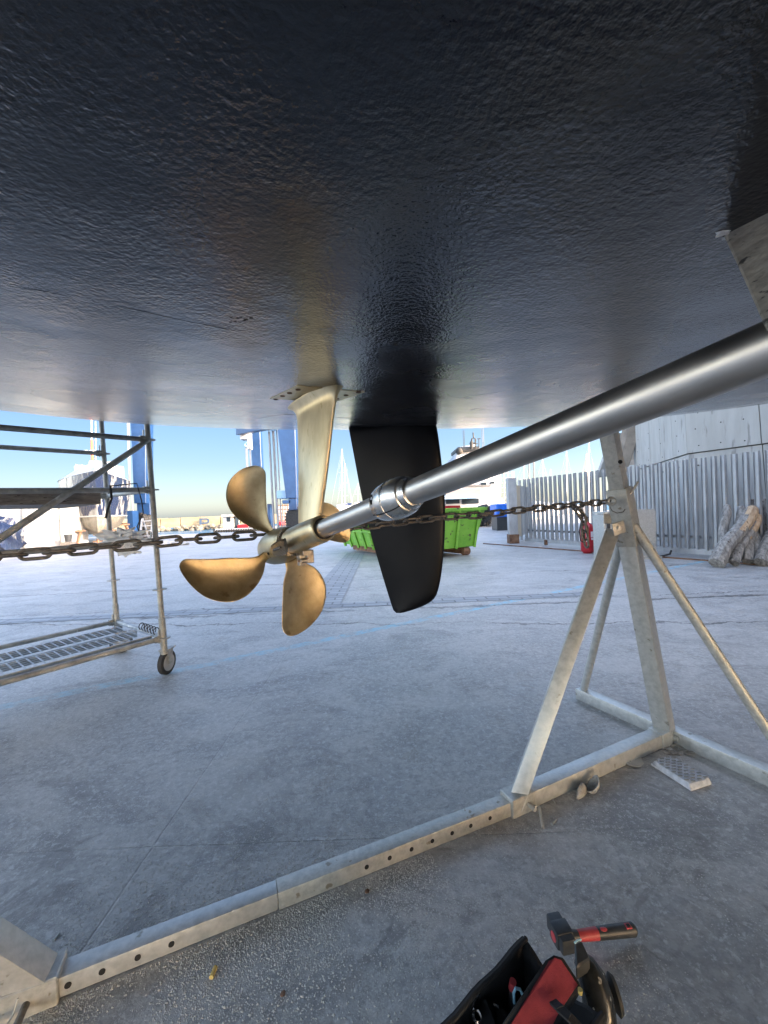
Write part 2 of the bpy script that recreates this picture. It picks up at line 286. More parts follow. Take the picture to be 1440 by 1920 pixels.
# ---------------------------------------------------------------- mesh helpers
class MB:
    def __init__(s): s.v = []; s.f = []
    def add(s, vs, fs):
        o = len(s.v); s.v += [V(p) for p in vs]; s.f += [tuple(i + o for i in f) for f in fs]; return s
    def obox(s, c, ax, ay, az):          # half-axis vectors
        c = V(c); vs = [c + ax * i + ay * j + az * k for k in (-1, 1) for j in (-1, 1) for i in (-1, 1)]
        return s.add(vs, [(0, 2, 3, 1), (4, 5, 7, 6), (0, 1, 5, 4), (2, 6, 7, 3), (0, 4, 6, 2), (1, 3, 7, 5)])
    def box(s, x0, x1, y0, y1, z0, z1):
        return s.obox(((x0 + x1) / 2, (y0 + y1) / 2, (z0 + z1) / 2), V(((x1 - x0) / 2, 0, 0)), V((0, (y1 - y0) / 2, 0)), V((0, 0, (z1 - z0) / 2)))
    def beam(s, p, q, w_, h_, up=V((0, 0, 1)), roll=0):
        p, q = V(p), V(q); d = q - p; L = d.length; d.normalize()
        a = d.cross(up)
        if a.length < 1e-4: a = d.cross(V((1, 0, 0)))
        a.normalize(); u = a.cross(d).normalized()
        if roll:
            r_ = Matrix.Rotation(roll, 3, d); a = r_ @ a; u = r_ @ u
        return s.obox((p + q) / 2, a * w_ / 2, d * L / 2, u * h_ / 2)
    def tube(s, pts, r, n=12, cap=True):
        pts = [V(p) for p in pts]; rings = []
        prev = None
        for i, p in enumerate(pts):
            t = (pts[min(i + 1, len(pts) - 1)] - pts[max(i - 1, 0)]).normalized()
            if prev is None:
                a = t.cross(V((0, 0, 1)))
                if a.length < 1e-3: a = t.cross(V((1, 0, 0)))
            else: a = prev - t * prev.dot(t)
            a.normalize(); prev = a; b_ = t.cross(a)
            rr = r[i] if isinstance(r, (list, tuple)) else r
            rings.append([p + (a * math.cos(2 * math.pi * k / n) + b_ * math.sin(2 * math.pi * k / n)) * rr for k in range(n)])
        vs = [q for g in rings for q in g]; fs = []
        for i in range(len(pts) - 1):
            for k in range(n):
                fs.append((i * n + k, i * n + (k + 1) % n, (i + 1) * n + (k + 1) % n, (i + 1) * n + k))
        if cap:
            fs.append(tuple(range(n))[::-1]); fs.append(tuple((len(pts) - 1) * n + k for k in range(n)))
        return s.add(vs, fs)
    def lathe(s, p, d, prof, n=48, closed=False):
        p, d = V(p), V(d).normalized(); a = d.cross(V((0, 0, 1)))
        if a.length < 1e-3: a = V((1, 0, 0))
        a.normalize(); b_ = d.cross(a); vs = []; fs = []
        for (t, r) in prof:
            for k in range(n):
                an = 2 * math.pi * k / n; vs.append(p + d * t + (a * math.cos(an) + b_ * math.sin(an)) * r)
        m_ = len(prof)
        for i in range(m_ - 1 if not closed else m_):
            j = (i + 1) % m_
            for k in range(n): fs.append((i * n + k, i * n + (k + 1) % n, j * n + (k + 1) % n, j * n + k))
        if not closed:
            fs.append(tuple(range(n))[::-1]); fs.append(tuple((m_ - 1) * n + k for k in range(n)))
        return s.add(vs, fs)
    def prism(s, pts, off):
        pts = [V(p) for p in pts]; off = V(off); k = len(pts)
        return s.add(pts + [p + off for p in pts], [tuple(range(k))[::-1], tuple(range(k, 2 * k))] + [(i, (i + 1) % k, (i + 1) % k + k, i + k) for i in range(k)])
    def blob(s, c, r, seed=0, amp=.3, sub=2, sq=(1, 1, 1), fr=2.0):
        bm = bmesh.new(); bmesh.ops.create_icosphere(bm, subdivisions=sub, radius=1)
        vs = []
        for v in bm.verts:
            k = 1 + amp * noise.noise(v.co * fr + V((seed * 3.1, seed, -seed)))
            vs.append(V(c) + V((v.co.x * sq[0], v.co.y * sq[1], v.co.z * sq[2])) * r * k)
        fs = [tuple(v.index for v in f.verts) for f in bm.faces]; bm.free()
        return s.add(vs, fs)
    def build(s, name, m, parent=None, bevel=0, smooth=30, seg=1, weld=False):
        me = bpy.data.meshes.new(name); me.from_pydata(s.v, [], s.f); me.update()
        bm = bmesh.new(); bm.from_mesh(me)
        if weld: bmesh.ops.remove_doubles(bm, verts=bm.verts, dist=1e-5)
        bmesh.ops.recalc_face_normals(bm, faces=bm.faces)
        if bevel:
            es = [e for e in bm.edges if len(e.link_faces) == 2 and e.calc_face_angle(0) > R(40)]
            bmesh.ops.bevel(bm, geom=es, offset=bevel, segments=seg, profile=.6, affect='EDGES', clamp_overlap=True)
        bm.to_mesh(me); bm.free()
        if smooth:
            me.shade_smooth(); me.set_sharp_from_angle(angle=R(smooth))
        me.materials.append(m)
        o = bpy.data.objects.new(name, me); col.objects.link(o)
        if parent:
            o.parent = parent; o.matrix_parent_inverse = Matrix.Translation(-parent.location) if parent.type == 'EMPTY' else Matrix.Identity(4)
        return o

def tag(o, label, cat, group=None, kind=None):
    if label: o['label'] = label
    if cat: o['category'] = cat
    if group: o['group'] = group
    if kind: o['kind'] = kind
    return o
def thing(name, label, cat, loc=(0, 0, 0), group=None):
    o = bpy.data.objects.new(name, None); col.objects.link(o); o.location = loc; o.empty_display_size = .1
    return tag(o, label, cat, group)
def struct(o): o['kind'] = 'structure'; return o
def resample(pts, n):
    L = [0]
    for a, b_ in zip(pts, pts[1:]): L.append(L[-1] + math.hypot(b_[0] - a[0], b_[1] - a[1]))
    out = []
    for i in range(n):
        t = L[-1] * i / (n - 1); k = 0
        while k < len(L) - 2 and L[k + 1] < t: k += 1
        f = (t - L[k]) / max(1e-9, L[k + 1] - L[k]); a, b_ = pts[k], pts[k + 1]
        out.append((a[0] + (b_[0] - a[0]) * f, a[1] + (b_[1] - a[1]) * f))
    return out
def smooth_curve(pts, it=2):
    for _ in range(it):
        q = [pts[0]]
        for a, b_ in zip(pts, pts[1:]):
            q += [(a[0] * .75 + b_[0] * .25, a[1] * .75 + b_[1] * .25), (a[0] * .25 + b_[0] * .75, a[1] * .25 + b_[1] * .75)]
        q.append(pts[-1]); pts = q
    return pts
def foil(A, B, p, nrm, thick, camber=0, rows=36, cols=20, nose=False, bend=0, flip=1):
    """solid blade between two edge curves (photo tracings laid on a real plane with real thickness)"""
    A = resample(smooth_curve(A), rows); B = resample(smooth_curve(B), rows)
    nrm = V(nrm).normalized(); mb = MB(); front = []; back = []
    for i in range(rows):
        a = PP(*A[i], p, nrm); b_ = PP(*B[i], p, nrm); s_ = i / (rows - 1)
        for side, lst in ((1, front), (-1, back)):
            for j in range(cols + 1):
                u = .5 - .5 * math.cos(math.pi * j / cols)
                if nose: prof = 1.9 * (1.4845 * math.sqrt(1 - u) - .63 * (1 - u) - 1.758 * (1 - u) ** 2 + 1.4215 * (1 - u) ** 3 - .5075 * (1 - u) ** 4)
                else: prof = math.sqrt(max(0, 1 - (2 * u - 1) ** 2))
                endt = math.sqrt(max(0, 1 - ((s_ - .5) * 2) ** 16)) if not nose else math.sqrt(max(0.0, 1 - ((s_ - .5) * 2) ** 40))
                th = thick(s_) * prof * .5 * endt
                cm = camber * (1 - (2 * u - 1) ** 2) * math.sin(math.pi * min(1, s_ * .9 + .1))
                lst.append(a.lerp(b_, u) + nrm * (side * th + cm * flip))
    c1 = cols + 1; n = len(front); fs = []
    for i in range(rows - 1):
        for j in range(cols):
            k = i * c1 + j; fs.append((k, k + 1, k + c1 + 1, k + c1)); fs.append((n + k, n + k + c1, n + k + c1 + 1, n + k + 1))
        fs.append((i * c1, (i + 1) * c1, n + (i + 1) * c1, n + i * c1))
        fs.append((i * c1 + cols, n + i * c1 + cols, n + (i + 1) * c1 + cols, (i + 1) * c1 + cols))
    for i in (0, rows - 1):
        for j in range(cols):
            k = i * c1 + j; fs.append((k, n + k, n + k + 1, k + 1) if i == 0 else (k, k + 1, n + k + 1, n + k))
    mb.add(front + back, fs); return mb

# ================================================================ SETTING
g = MB()
gy = 31.0
g.prism([(-70, -40, 0), (90, -40, 0), (90, 60, 0), (7, 60, 0), (7, gy, 0), (-70, gy, 0)], (0, 0, -1.6))
struct(g.build('ground', GROUND, smooth=0))
q = MB(); q.add([(-3000, -3000, -1.2), (3000, -3000, -1.2), (3000, 4500, -1.2), (-3000, 4500, -1.2)], [(0, 1, 2, 3)])
struct(q.build('water', WATER, smooth=0))
def strip(a, b_, w_, z, m, name):
    a, b_ = V(a), V(b_); d = (b_ - a).normalized(); s_ = V((-d.y, d.x, 0)) * w_ / 2
    a.z = b_.z = z; mb = MB(); mb.add([a + s_, b_ + s_, b_ - s_, a - s_], [(0, 1, 2, 3)]); return struct(mb.build(name, m, smooth=0))
strip((-7, 5.02, 0), (2.9, 5.41, 0), .26, .004, PAVE, 'paving_strip')
strip(G(668, 1036), G(598, 1138), .55, .008, PAVE, 'paving_strip')

# ================================================================ THE BOAT OVERHEAD
e_ax = (P(1425, 660, .303) - P(621, 985, .88)).normalized()      # shaft direction, forward
eh = V((e_ax.x, e_ax.y, 0)).normalized(); el = V((-eh.y, eh.x, 0))
if el.y < 0: el = -el
HH, HA, HB, HC = .255, .034, .041, -.0306
def hull_z(x, y):
    xx = max(-3.2, min(3.2, x))
    z = CAM.z + HH + .012 * xx * xx + .0052 * xx ** 4 + HC * xx
    if y > 0: z += HB * y * y
    else: z += -.04 * min(-y, 3.0) ** 1.2
    return z
def on_hull(px, py, off=0.0):
    r = ray(px, py); t = .05
    for _ in range(4000):
        p = CAM + r * t
        if p.z >= hull_z(p.x, p.y) + off: break
        t += .002
    return CAM + r * t
boat = thing('motor_yacht', 'huge dark navy boat hull overhead with bronze propeller, steel shaft and black rudder', 'boat', (0, 0, 1.5))
hb = MB(); AN, LN = 150, 120
a0, a1, l0, l1 = -17.0, 4.3, -3.4, 4.4
def grid_t(i, n): return i / n
avals = []; 
for i in range(AN + 1):
    t = i / AN; avals.append(a0 + (a1 - a0) * (1 - (1 - t) ** 1.9))
lvals = [l0 + (l1 - l0) * j / LN for j in range(LN + 1)]
vs = []
for a_ in avals:
    for l_ in lvals:
        p = -eh * a_ + el * l_
        # round the plan corners and turn the edges up
        z = hull_z(p.x, p.y)
        ed = min(a1 - a_, l1 - l_, l_ - l0, a_ - a0)
        if ed < .8: z += 1.6 * ((.8 - ed) / .8) ** 2.2
        z = min(z, 5.2)
        vs.append((p.x, p.y, z))
fs = [(i * (LN + 1) + j, i * (LN + 1) + j + 1, (i + 1) * (LN + 1) + j + 1, (i + 1) * (LN + 1) + j) for i in range(AN) for j in range(LN)]
hb.add(vs, fs)
# topsides and deck
ring = [i * (LN + 1) for i in range(AN + 1)] + [AN * (LN + 1) + j for j in range(1, LN + 1)] + [i * (LN + 1) + LN for i in range(AN - 1, -1, -1)] + [j for j in range(LN - 1, 0, -1)]
o = len(hb.v)
top = []
for k in ring:
    p = hb.v[k]; c_ = -eh * (-6.5) + el * (.5); out = V((p.x - c_.x, p.y - c_.y, 0)).normalized() * .35
    top.append((p.x + out.x, p.y + out.y, 6.2))
hb.v += [V(t) for t in top]
nr = len(ring)
hb.f += [(ring[i], ring[(i + 1) % nr], o + (i + 1) % nr, o + i) for i in range(nr)]
hb.f.append(tuple(o + i for i in range(nr)))
hb.build('hull', HULLM, boat, smooth=35)
# superstructure above the deck (keeps its shadow true)
ss = MB()
cS = -eh * (-8) + el * (.5)
ss.obox((cS.x, cS.y, 7.4), eh * 6.5, el * 3.6, V((0, 0, 1.2))); ss.obox((cS.x + eh.x, cS.y + eh.y, 9.3), eh * 4, el * 3, V((0, 0, .75)))
ss.build('superstructure', WHITE, boat, bevel=.15, seg=3)
# weld seams on the hull
for pts in ([(-10, 533), (100, 548), (230, 575), (340, 600), (450, 622)], [(483, 785), (520, 778), (556, 777)], [(620, 782), (665, 784)]):
    mb = MB(); mb.tube([on_hull(*p_, -.0001) for p_ in smooth_curve(pts, 1)], .00055, 6)
    mb.build('plate_seam', HULLM, boat)
mb = MB()
for i in range(16):
    p = on_hull(430 + random.random() * 50, 594 + random.random() * 12); mb.blob(p, .0016 + random.random() * .0014, i, .4, 1, (1.3, 1, .35))
mb.build('paint_pit', BLACK, boat)
# shaft log fairing at upper right
H1 = on_hull(1358, 440); H2 = P(1437, 620, .272)
fw = (e_ax).copy()
lg = MB()
fwd = fw * .9
H1b = H1 + el * .09 + eh * .0 ; H2b = H2 + el * .06
H1u = H1 + V((0, 0, .05)); H1bu = H1b + V((0, 0, .05))
nseg = 24; A1 = []; 
secs = []
for i in range(nseg + 1):
    t = i / nseg
    off = fwd * t + V((0, 0, .0))
    wob = lambda k: noise.noise(V((t * 30, k * 3, 0))) * .0006
    secs.append([H1u + off + V((0, 0, .12 * t)), H1 + off, H1.lerp(H2, .5) + off + el * wob(1), H2 + off, H2b + off, H1b + off, H1bu + off + V((0, 0, .12 * t))])
vs = [p for s_ in secs for p in s_]; k = 7
fs = [(i * k + j, i * k + (j + 1) % k, (i + 1) * k + (j + 1) % k, (i + 1) * k + j) for i in range(nseg) for j in range(k)]
fs += [tuple(range(k))[::-1], tuple(nseg * k + j for j in range(k))]
lg.add(vs, fs); log_o = lg.build('shaft_log', SKEGM, boat, bevel=.0015)
mb = MB(); mb.blob(on_hull(1354, 438, -.001), .004, 3, .9, 2, (1.4, 1, .4), 3); mb.blob(on_hull(1360, 446, -.001), .003, 5, .9, 2, (1, 1, .4), 3)
mb.build('paint_chip', RAG, boat)
# shaft
S0 = P(621, 985, .88)
def s_at(px):                          # point on the shaft axis seen at photo column px
    lo, hi = -1.5, 2.0
    for _ in range(60):
        m_ = (lo + hi) / 2; p = S0 + e_ax * m_ - CAM; x = 720 + FPX * p.dot(Rt) / max(.01, p.dot(Fw))
        if x < px: lo = m_
        else: hi = m_
    return lo
SR = .0208
mb = MB(); mb.lathe(S0, e_ax, [(s_at(540), SR), (s_at(700), SR), (s_at(1100), SR), (.9, SR)], 64)
shaft = mb.build('propeller_shaft', STEEL, boat)
# clamp anode
sc_ = s_at(744)
prof = [(t_, r_ if r_ < .0272 else .0272 + (r_ - .0272) * .72) for t_, r_ in [(-.047, .0212), (-.047, .027), (-.042, .031), (-.030, .0355), (-.012, .0385), (-.0035, .039), (-.003, .0372), (.003, .0372), (.0035, .039), (.012, .0385), (.026, .0355), (.034, .031), (.0345, .0275), (.036, .0272), (.042, .0265), (.048, .0245), (.049, .0212)]]
mb = MB(); mb.lathe(S0 + e_ax * sc_, e_ax, prof, 72)
an = mb.build('shaft_anode', ZINC, shaft, smooth=28)
side = e_ax.cross(V((0, 0, 1))).normalized()
upv = side.cross(e_ax).normalized()
toc = (CAM - (S0 + e_ax * sc_)); toc = (toc - e_ax * toc.dot(e_ax)).normalized()
perp = e_ax.cross(toc).normalized()
if perp.z < 0: perp = -perp
def on_sh(s_, ang, r): return S0 + e_ax * s_ + (toc * math.cos(ang) + perp * math.sin(ang)) * r
mb = MB()
mb.tube([on_sh(sc_ + t, -.42, (rr if rr < .0272 else .0272 + (rr - .0272) * .72) + .0002) for t, rr in ((-.046, .029), (-.03, .0355), (-.012, .0386), (.012, .0386), (.026, .0356), (.034, .0312))], .0011, 6)
mb.build('split_line', BLACK, an)
mb = MB()
mb.tube([on_sh(sc_ - .031, .22 + t * .55, .0312) for t in (0, .33, .66, 1)], [.0035, .0048, .0048, .0035], 10)
mb.build('bolt_slot', BLACK, an)
mb = MB(); mb.tube([on_sh(sc_ - .031, .40, .0335), on_sh(sc_ - .026, .58, .0345)], .0018, 8); mb.build('clamp_bolt', CHROME, an)
# bracket barrel
sb0, sb1 = s_at(607), s_at(549)
mb = MB()
mb.lathe(S0, e_ax, [(sb0, .0255), (sb0 + .001, .0285), (sb0 - .002, .0312), (sb0 - .012, .0322), ((sb0 + sb1) / 2, .0345), (sb1 + .01, .0345), (sb1 + .002, .0335), (sb1, .030), (sb1, .022), (sb1 + .01, .0255)], 72, closed=True)
brk = mb.build('shaft_bracket', BRONZE2, boat, smooth=40)
mb = MB(); mb.lathe(S0, e_ax, [(sb0 - .004, .0210), (sb0 - .004, .0256), (sb0 - .05, .0256), (sb0 - .05, .0210)], 48, closed=True); mb.build('bearing_sleeve', RUBBER, brk)
# bracket arm (loft)
top_c = on_hull(590, 741); bar_c = S0 + e_ax * ((sb0 + sb1) / 2)
rowsA = [(990, 560, 601), (975, 560, 601), (950, 560, 603.5), (900, 559.5, 611), (850, 558.5, 617), (800, 557, 622), (775, 556, 626), (762, 554, 629), (752, 549, 633), (745, 540, 640), (739, 528, 650)]
mb = MB(); n_ = 40; vs = []; y0_, y1_ = 990, 741
for (yy, xa, xb) in rowsA:
    t = (y0_ - yy) / (y0_ - y1_); c3 = bar_c.lerp(top_c, t)
    dd = (c3 - CAM).dot(Fw); cc = P((xa + xb) / 2, yy, dd)
    wpx = (xb - xa) * dd / FPX
    flare = max(0, (762 - yy) / 23) if yy < 762 else 0
    th = .028 + .035 * flare
    vx = (cc - CAM); vx.z = 0; vx.normalize(); pxn = V((vx.y, -vx.x, 0)); ka, kb = abs(eh.dot(pxn)), abs(el.dot(pxn))
    ch = math.sqrt(max(.0004, wpx ** 2 - (kb * th) ** 2)) / ka
    for k in range(n_):
        an_ = 2 * math.pi * k / n_; cx = math.cos(an_); sx = math.sin(an_)
        cx = math.copysign(abs(cx) ** .8, cx); sx = math.copysign(abs(sx) ** .75, sx)
        vs.append(cc + eh * (ch / 2 * cx) + el * (th / 2 * sx) + V((0, 0, 0.0)))
fs = [(i * n_ + k, i * n_ + (k + 1) % n_, (i + 1) * n_ + (k + 1) % n_, (i + 1) * n_ + k) for i in range(len(rowsA) - 1) for k in range(n_)]
fs += [tuple(range(n_))[::-1], tuple((len(rowsA) - 1) * n_ + k for k in range(n_))]
mb.add(vs, fs); arm = mb.build('bracket_arm', BRONZE2, brk, smooth=60)
m_ = arm.modifiers.new('s', 'SUBSURF'); m_.levels = 1; m_.render_levels = 2
pc = [on_hull(*q_, -.0015) for q_ in ((505, 748), (557, 723), (684, 736), (627, 755))]
mb = MB(); mb.prism(pc, (0, 0, .008)); pl = mb.build('mounting_plate', BRONZE2, brk, bevel=.0008)
for q_ in ((559, 731), (543, 737.5), (530, 743), (517, 749), (672, 736), (649, 741.5), (632, 748)):
    p = on_hull(*q_, -.0022); mb = MB(); mb.lathe(p, (0, 0, 1), [(-.0004, .0062), (.003, .0062)], 20); mb.build('bolt_hole', RUST, pl)
# propeller
pr = thing('propeller', None, None, tuple(S0 + e_ax * s_at(515)))
pr.parent = boat; pr.matrix_parent_inverse = Matrix.Translation(-boat.location)
def pbuild(mb, name, m, par=None, **k):
    o = mb.build(name, m, None, **k); o.parent = par or pr
    if par is None: o.matrix_parent_inverse = Matrix.Translation(-(S0 + e_ax * s_at(515)))
    return o
h0, h1 = s_at(546), s_at(508)
hl = h1 - h0
mb = MB(); mb.lathe(S0, e_ax, [(h0, .020), (h0, .041), (h0 + hl * .08, .0445), (h0 + hl * .3, .0495), (h0 + hl * .55, .0515), (h0 + hl * .8, .0485), (h0 + hl * .92, .045), (h0 + hl * .93, .0425), (h0 + hl * .98, .0415), (h0 + hl * 1.0, .038), (h0 + hl * 1.04, .02), (h0 + hl * 1.05, .004)], 72)
hubo = pbuild(mb, 'hub', BRONZE, smooth=40)
PC = S0 + e_ax * (h0 + hl * .55)
def zz(L, s_=4.5, ox=320, oy=860): return [(ox + a / s_, oy + b_ / s_) for a, b_ in L]
TLa = zz([(850, 660), (800, 622), (740, 606), (670, 580), (600, 535), (540, 488), (490, 420), (465, 340), (468, 260), (490, 190), (540, 130), (600, 85), (660, 65), (700, 59), (722, 58)])
TLb = zz([(900, 640), (866, 595), (835, 540), (815, 470), (808, 380), (804, 280), (804, 180), (803, 120), (788, 88), (755, 66), (722, 58)])
La = zz([(830, 770), (785, 787), (740, 820), (690, 834), (600, 836), (480, 836), (380, 845), (280, 846), (200, 848), (130, 843), (95, 858), (76, 885), (72, 910)])
Lb = zz([(840, 840), (800, 860), (793, 930), (772, 1000), (722, 1080), (645, 1160), (560, 1202), (480, 1213), (400, 1206), (300, 1175), (220, 1120), (150, 1050), (100, 980), (78, 940), (72, 910)])
Ba = zz([(960, 850), (968, 895), (980, 935), (965, 985), (948, 1050), (945, 1150), (940, 1270), (938, 1380), (940, 1430), (960, 1475), (985, 1492), (1010, 1497)])
Bb = zz([(1060, 830), (1110, 872), (1180, 895), (1240, 935), (1290, 1010), (1313, 1085), (1311, 1180), (1282, 1280), (1230, 1360), (1160, 1430), (1090, 1475), (1045, 1494), (1010, 1497)])
Ra = [(560, 985), (580, 950), (601, 941), (616, 943), (628, 949.5), (638, 959), (648, 971), (654.5, 985), (657.5, 998), (657, 1008), (654, 1014), (647, 1017.5)]
Rb = [(560, 1010), (580, 1012), (600, 1008), (612, 1011), (622, 1014), (633, 1016.5), (640, 1017.5), (647, 1017.5)]
def blade(A, B, ang, pitch, cam_, flip=1, dt=.0):
    rad = (perp * math.sin(ang) + side * math.cos(ang)).normalized()
    nrm = Matrix.Rotation(pitch, 3, rad) @ e_ax
    p0 = PC + e_ax * dt
    return pbuild(foil(A, B, p0, nrm, lambda s_: .016 * (1 - s_) ** 1.3 + .0045, cam_, flip=flip), 'blade', BRONZE, smooth=60)
blade(TLa, TLb, R(105), R(-18), .022, -1)
blade(La, Lb, R(195), R(-14), .02, -1)
blade(Ba, Bb, R(285), R(-8), .016, -1)
blade(Ra, Rb, R(15), R(-8), .015, -1)
# rope cutter: toothed collar between hub and barrel, toothed plate on the hub, block below the barrel
rc = MB(); sg = (sb1 + h0 + hl * 0) / 2
nT = 40
prof_r = []
for k in range(nT * 2):
    an_ = math.pi * k / nT; r_ = .0405 if k % 2 else .0385
    prof_r.append(S0 + e_ax * (h0 + .004) + (side * math.cos(an_) + upv * math.sin(an_)) * r_)
rc.prism(prof_r, e_ax * .006); rc.lathe(S0, e_ax, [(h0 - .002, .036), (sb1 + .002, .036)], 48)
cut = rc.build('rope_cutter', CUTTER, boat, smooth=25)
def z3(a, b_): return (320 + a / 4.5, 860 + b_ / 4.5)
base_poly = [(850, 745), (905, 705), (960, 690), (975, 765), (975, 800), (890, 812), (870, 795)]
mb = MB(); pts = []
hubd = ((PC - CAM).dot(Fw)) - .058
for i in range(len(base_poly)):
    a_, b_ = base_poly[i], base_poly[(i + 1) % len(base_poly)]; L_ = math.hypot(b_[0] - a_[0], b_[1] - a_[1]); nt_ = max(1, int(L_ / 16))
    for k in range(nt_):
        t = k / nt_; pts.append((a_[0] + (b_[0] - a_[0]) * t, a_[1] + (b_[1] - a_[1]) * t))
        t = (k + .5) / nt_; x_, y_ = a_[0] + (b_[0] - a_[0]) * t, a_[1] + (b_[1] - a_[1]) * t
        if i not in (2, 3):
            nx, ny = (b_[1] - a_[1]) / L_, -(b_[0] - a_[0]) / L_; x_ += nx * 11; y_ += ny * 11
        pts.append((x_, y_))
pn = (toc - e_ax * .0 - perp * .45).normalized()
p0 = PC + pn * .0515
poly = [PP(*z3(*p_), p0, pn) for p_ in pts]
mb.prism([p_ - pn * .006 for p_ in poly], pn * .009); tp = mb.build('toothed_plate', CUTTER, cut, smooth=20)
mb = MB(); mb.tube([PP(*z3(872, 772), p0 + pn * .003, pn), PP(*z3(930, 748), p0 + pn * .003, pn)], .0035, 10); mb.build('slot', DPLAST, tp)
mb = MB(); mb.lathe(PP(*z3(823, 803), p0 - pn * .002, pn), pn, [(-.004, .0036), (.0015, .0036)], 20); mb.build('bolt_hole', BLACK, hubo)
mb = MB()
dB = (S0 + e_ax * (sb1 + .04) - CAM).dot(Fw) - .005
def cb(x0, y0, x1, y1, d_, dep):
    a_ = P(x0, y0, d_); b_ = P(x1, y1, d_); c_ = (a_ + b_) / 2 + el * 0
    w_ = abs(b_.x - a_.x) / 2 / .75; h_ = abs(b_.z - a_.z) / 2
    mb.obox(c_ + V((0, dep / 2, 0)), eh * w_, el * dep / 2, V((0, 0, h_)))
cb(556, 1032, 582, 1041, dB, .03); cb(559, 1040, 569, 1061, dB, .018); cb(572, 1038, 584, 1056, dB, .02); mb.lathe(P(571, 1051, dB) - el * .012, el, [(0, .0045), (.004, .006), (.03, .006), (.034, .0045)], 16)
mb.build('cutter_block', CUTTER, cut, bevel=.0015)
mb = MB()
for q_ in ((561, 1052), (577, 1047)): mb.lathe(P(*q_, dB - .004), (0, 1, 0), [(-.002, .0028), (.006, .0028)], 16)
mb.build('bolt', RUST, cut)
# rudder
def z5(L): return [(640 + a / 5.054, 780 + b_ / 5.054) for a, b_ in L]
Rl = z5([(70, 110), (76, 145), (130, 430), (200, 810), (300, 1200), (400, 1550), (488, 1830), (500, 1852), (520, 1867)])
Rr = z5([(878, -60), (892, 60), (912, 130), (955, 470), (980, 750), (986, 950), (976, 1250), (950, 1500), (920, 1650), (888, 1730), (820, 1782), (700, 1832), (560, 1868)])
rn = V((.27, .96, 0)).normalized()
rud = foil(Rl, Rr, P(740, 960, 1.92), rn, lambda s_: .085 * (1 - .45 * s_), 0, rows=50, cols=28, nose=True).build('rudder', RUD, boat, smooth=50)
mb = MB(); mb.tube([P(775, 810, 1.93), P(775, 700, 1.93)], .035, 24); mb.build('rudder_stock', STEEL, boat)

# ================================================================ BOAT STANDS
TW = .066
# right stand
base = G(1250, 1389); base.z = 0
st = thing('boat_stand', 'galvanised boat stand with braced post standing on the concrete under the shaft', 'boat stand', tuple(base))
pt = P(1118, 770, 1.90); ph = P(1158, 962, 1.965)
foot_c = G(1247, 1366, .06); foot_c.z = 0.03
# direction so the axis passes through photo columns
lowtop = P(1174, 985, 1.97)
pdir = (lowtop - foot_c).normalized()
pt = lowtop + pdir * .62
mb = MB(); mb.beam(foot_c, lowtop + pdir * .02, .078, .078, up=V((0, 1, 0)), roll=R(38)); post = mb.build('post', GALV, st, bevel=.004, seg=2)
mb = MB(); mb.beam(lowtop - pdir * .10, lowtop + pdir * .19, .092, .092, up=V((0, 1, 0)), roll=R(38)); slv = mb.build('post_sleeve', GALVD, st, bevel=.004, seg=2)
itop = lowtop + pdir * .62
mb = MB(); mb.beam(lowtop + pdir * .1, itop, .068, .068, up=V((0, 1, 0)), roll=R(38)); inn = mb.build('inner_post', GALVD, st, bevel=.004, seg=2)
mb = MB(); hp = P(1163, 866, (lowtop + pdir * .36 - CAM).dot(Fw) - .045); mb.lathe(hp, V((-.6, -.8, .0)), [(-.006, .0095), (.004, .0095)], 20); mb.build('pin_hole', BLACK, inn)
mb = MB(); pad = itop + V((0, 0, .02)); mb.lathe(itop, V((-.25, -.1, 1)), [(0, .05), (.012, .10), (.035, .10)], 24); mb.build('support_pad', RUBBER, st)
# sleeve weld ridge, eye nut and t-handle
mb = MB(); ec = P(1147, 940, (lowtop - CAM).dot(Fw) - .085)
def ring(mb, c, nrm, r, t, n=24):
    nrm = V(nrm).normalized(); a_ = nrm.orthogonal().normalized(); b_ = nrm.cross(a_)
    mb.tube([V(c) + (a_ * math.cos(2 * math.pi * k / n) + b_ * math.sin(2 * math.pi * k / n)) * r for k in range(n + 1)], t, 8, cap=False)
ring(mb, ec, (.5, 1, 0), .014, .005); ring(mb, ec + V((.003, .012, 0)), (.5, 1, 0), .019, .004); mb.build('eye_nut', GALVD, st)
dS = (lowtop - CAM).dot(Fw)
mb = MB(); mb.tube([P(1176, 934, dS - .03), P(1179, 928, dS - .05), P(1186, 920, dS - .05), P(1197, 903, dS - .05)], .006, 10); mb.tube([P(1165, 944, dS), P(1180, 930, dS - .05)], .008, 10)
mb.build('locking_handle', GALVD, st)
mb = MB(); mb.tube([P(1143, 950, dS - .06), P(1148, 958, dS - .07), P(1157, 962, dS - .07), P(1168, 960, dS - .06), P(1176, 950, dS - .05), P(1180, 935, dS - .05)], .0022, 6); mb.build('retaining_cable', IRON, st)
# brace ears
mb = MB()
er = P(1160, 990, dS - .07); mb.obox(er, V((.034, .008, .008)), V((0, .005, 0)), V((-.006, 0, .029))); mb.build('brace_lug', GALVD, st, bevel=.006, seg=2)
mb = MB(); mb.lathe(P(1159, 990, dS - .076), V((0, -1, 0)), [(-.02, .014), (.004, .014), (.0041, .008), (.009, .008)], 18); mb.build('lug_bolt', GALVD, st)
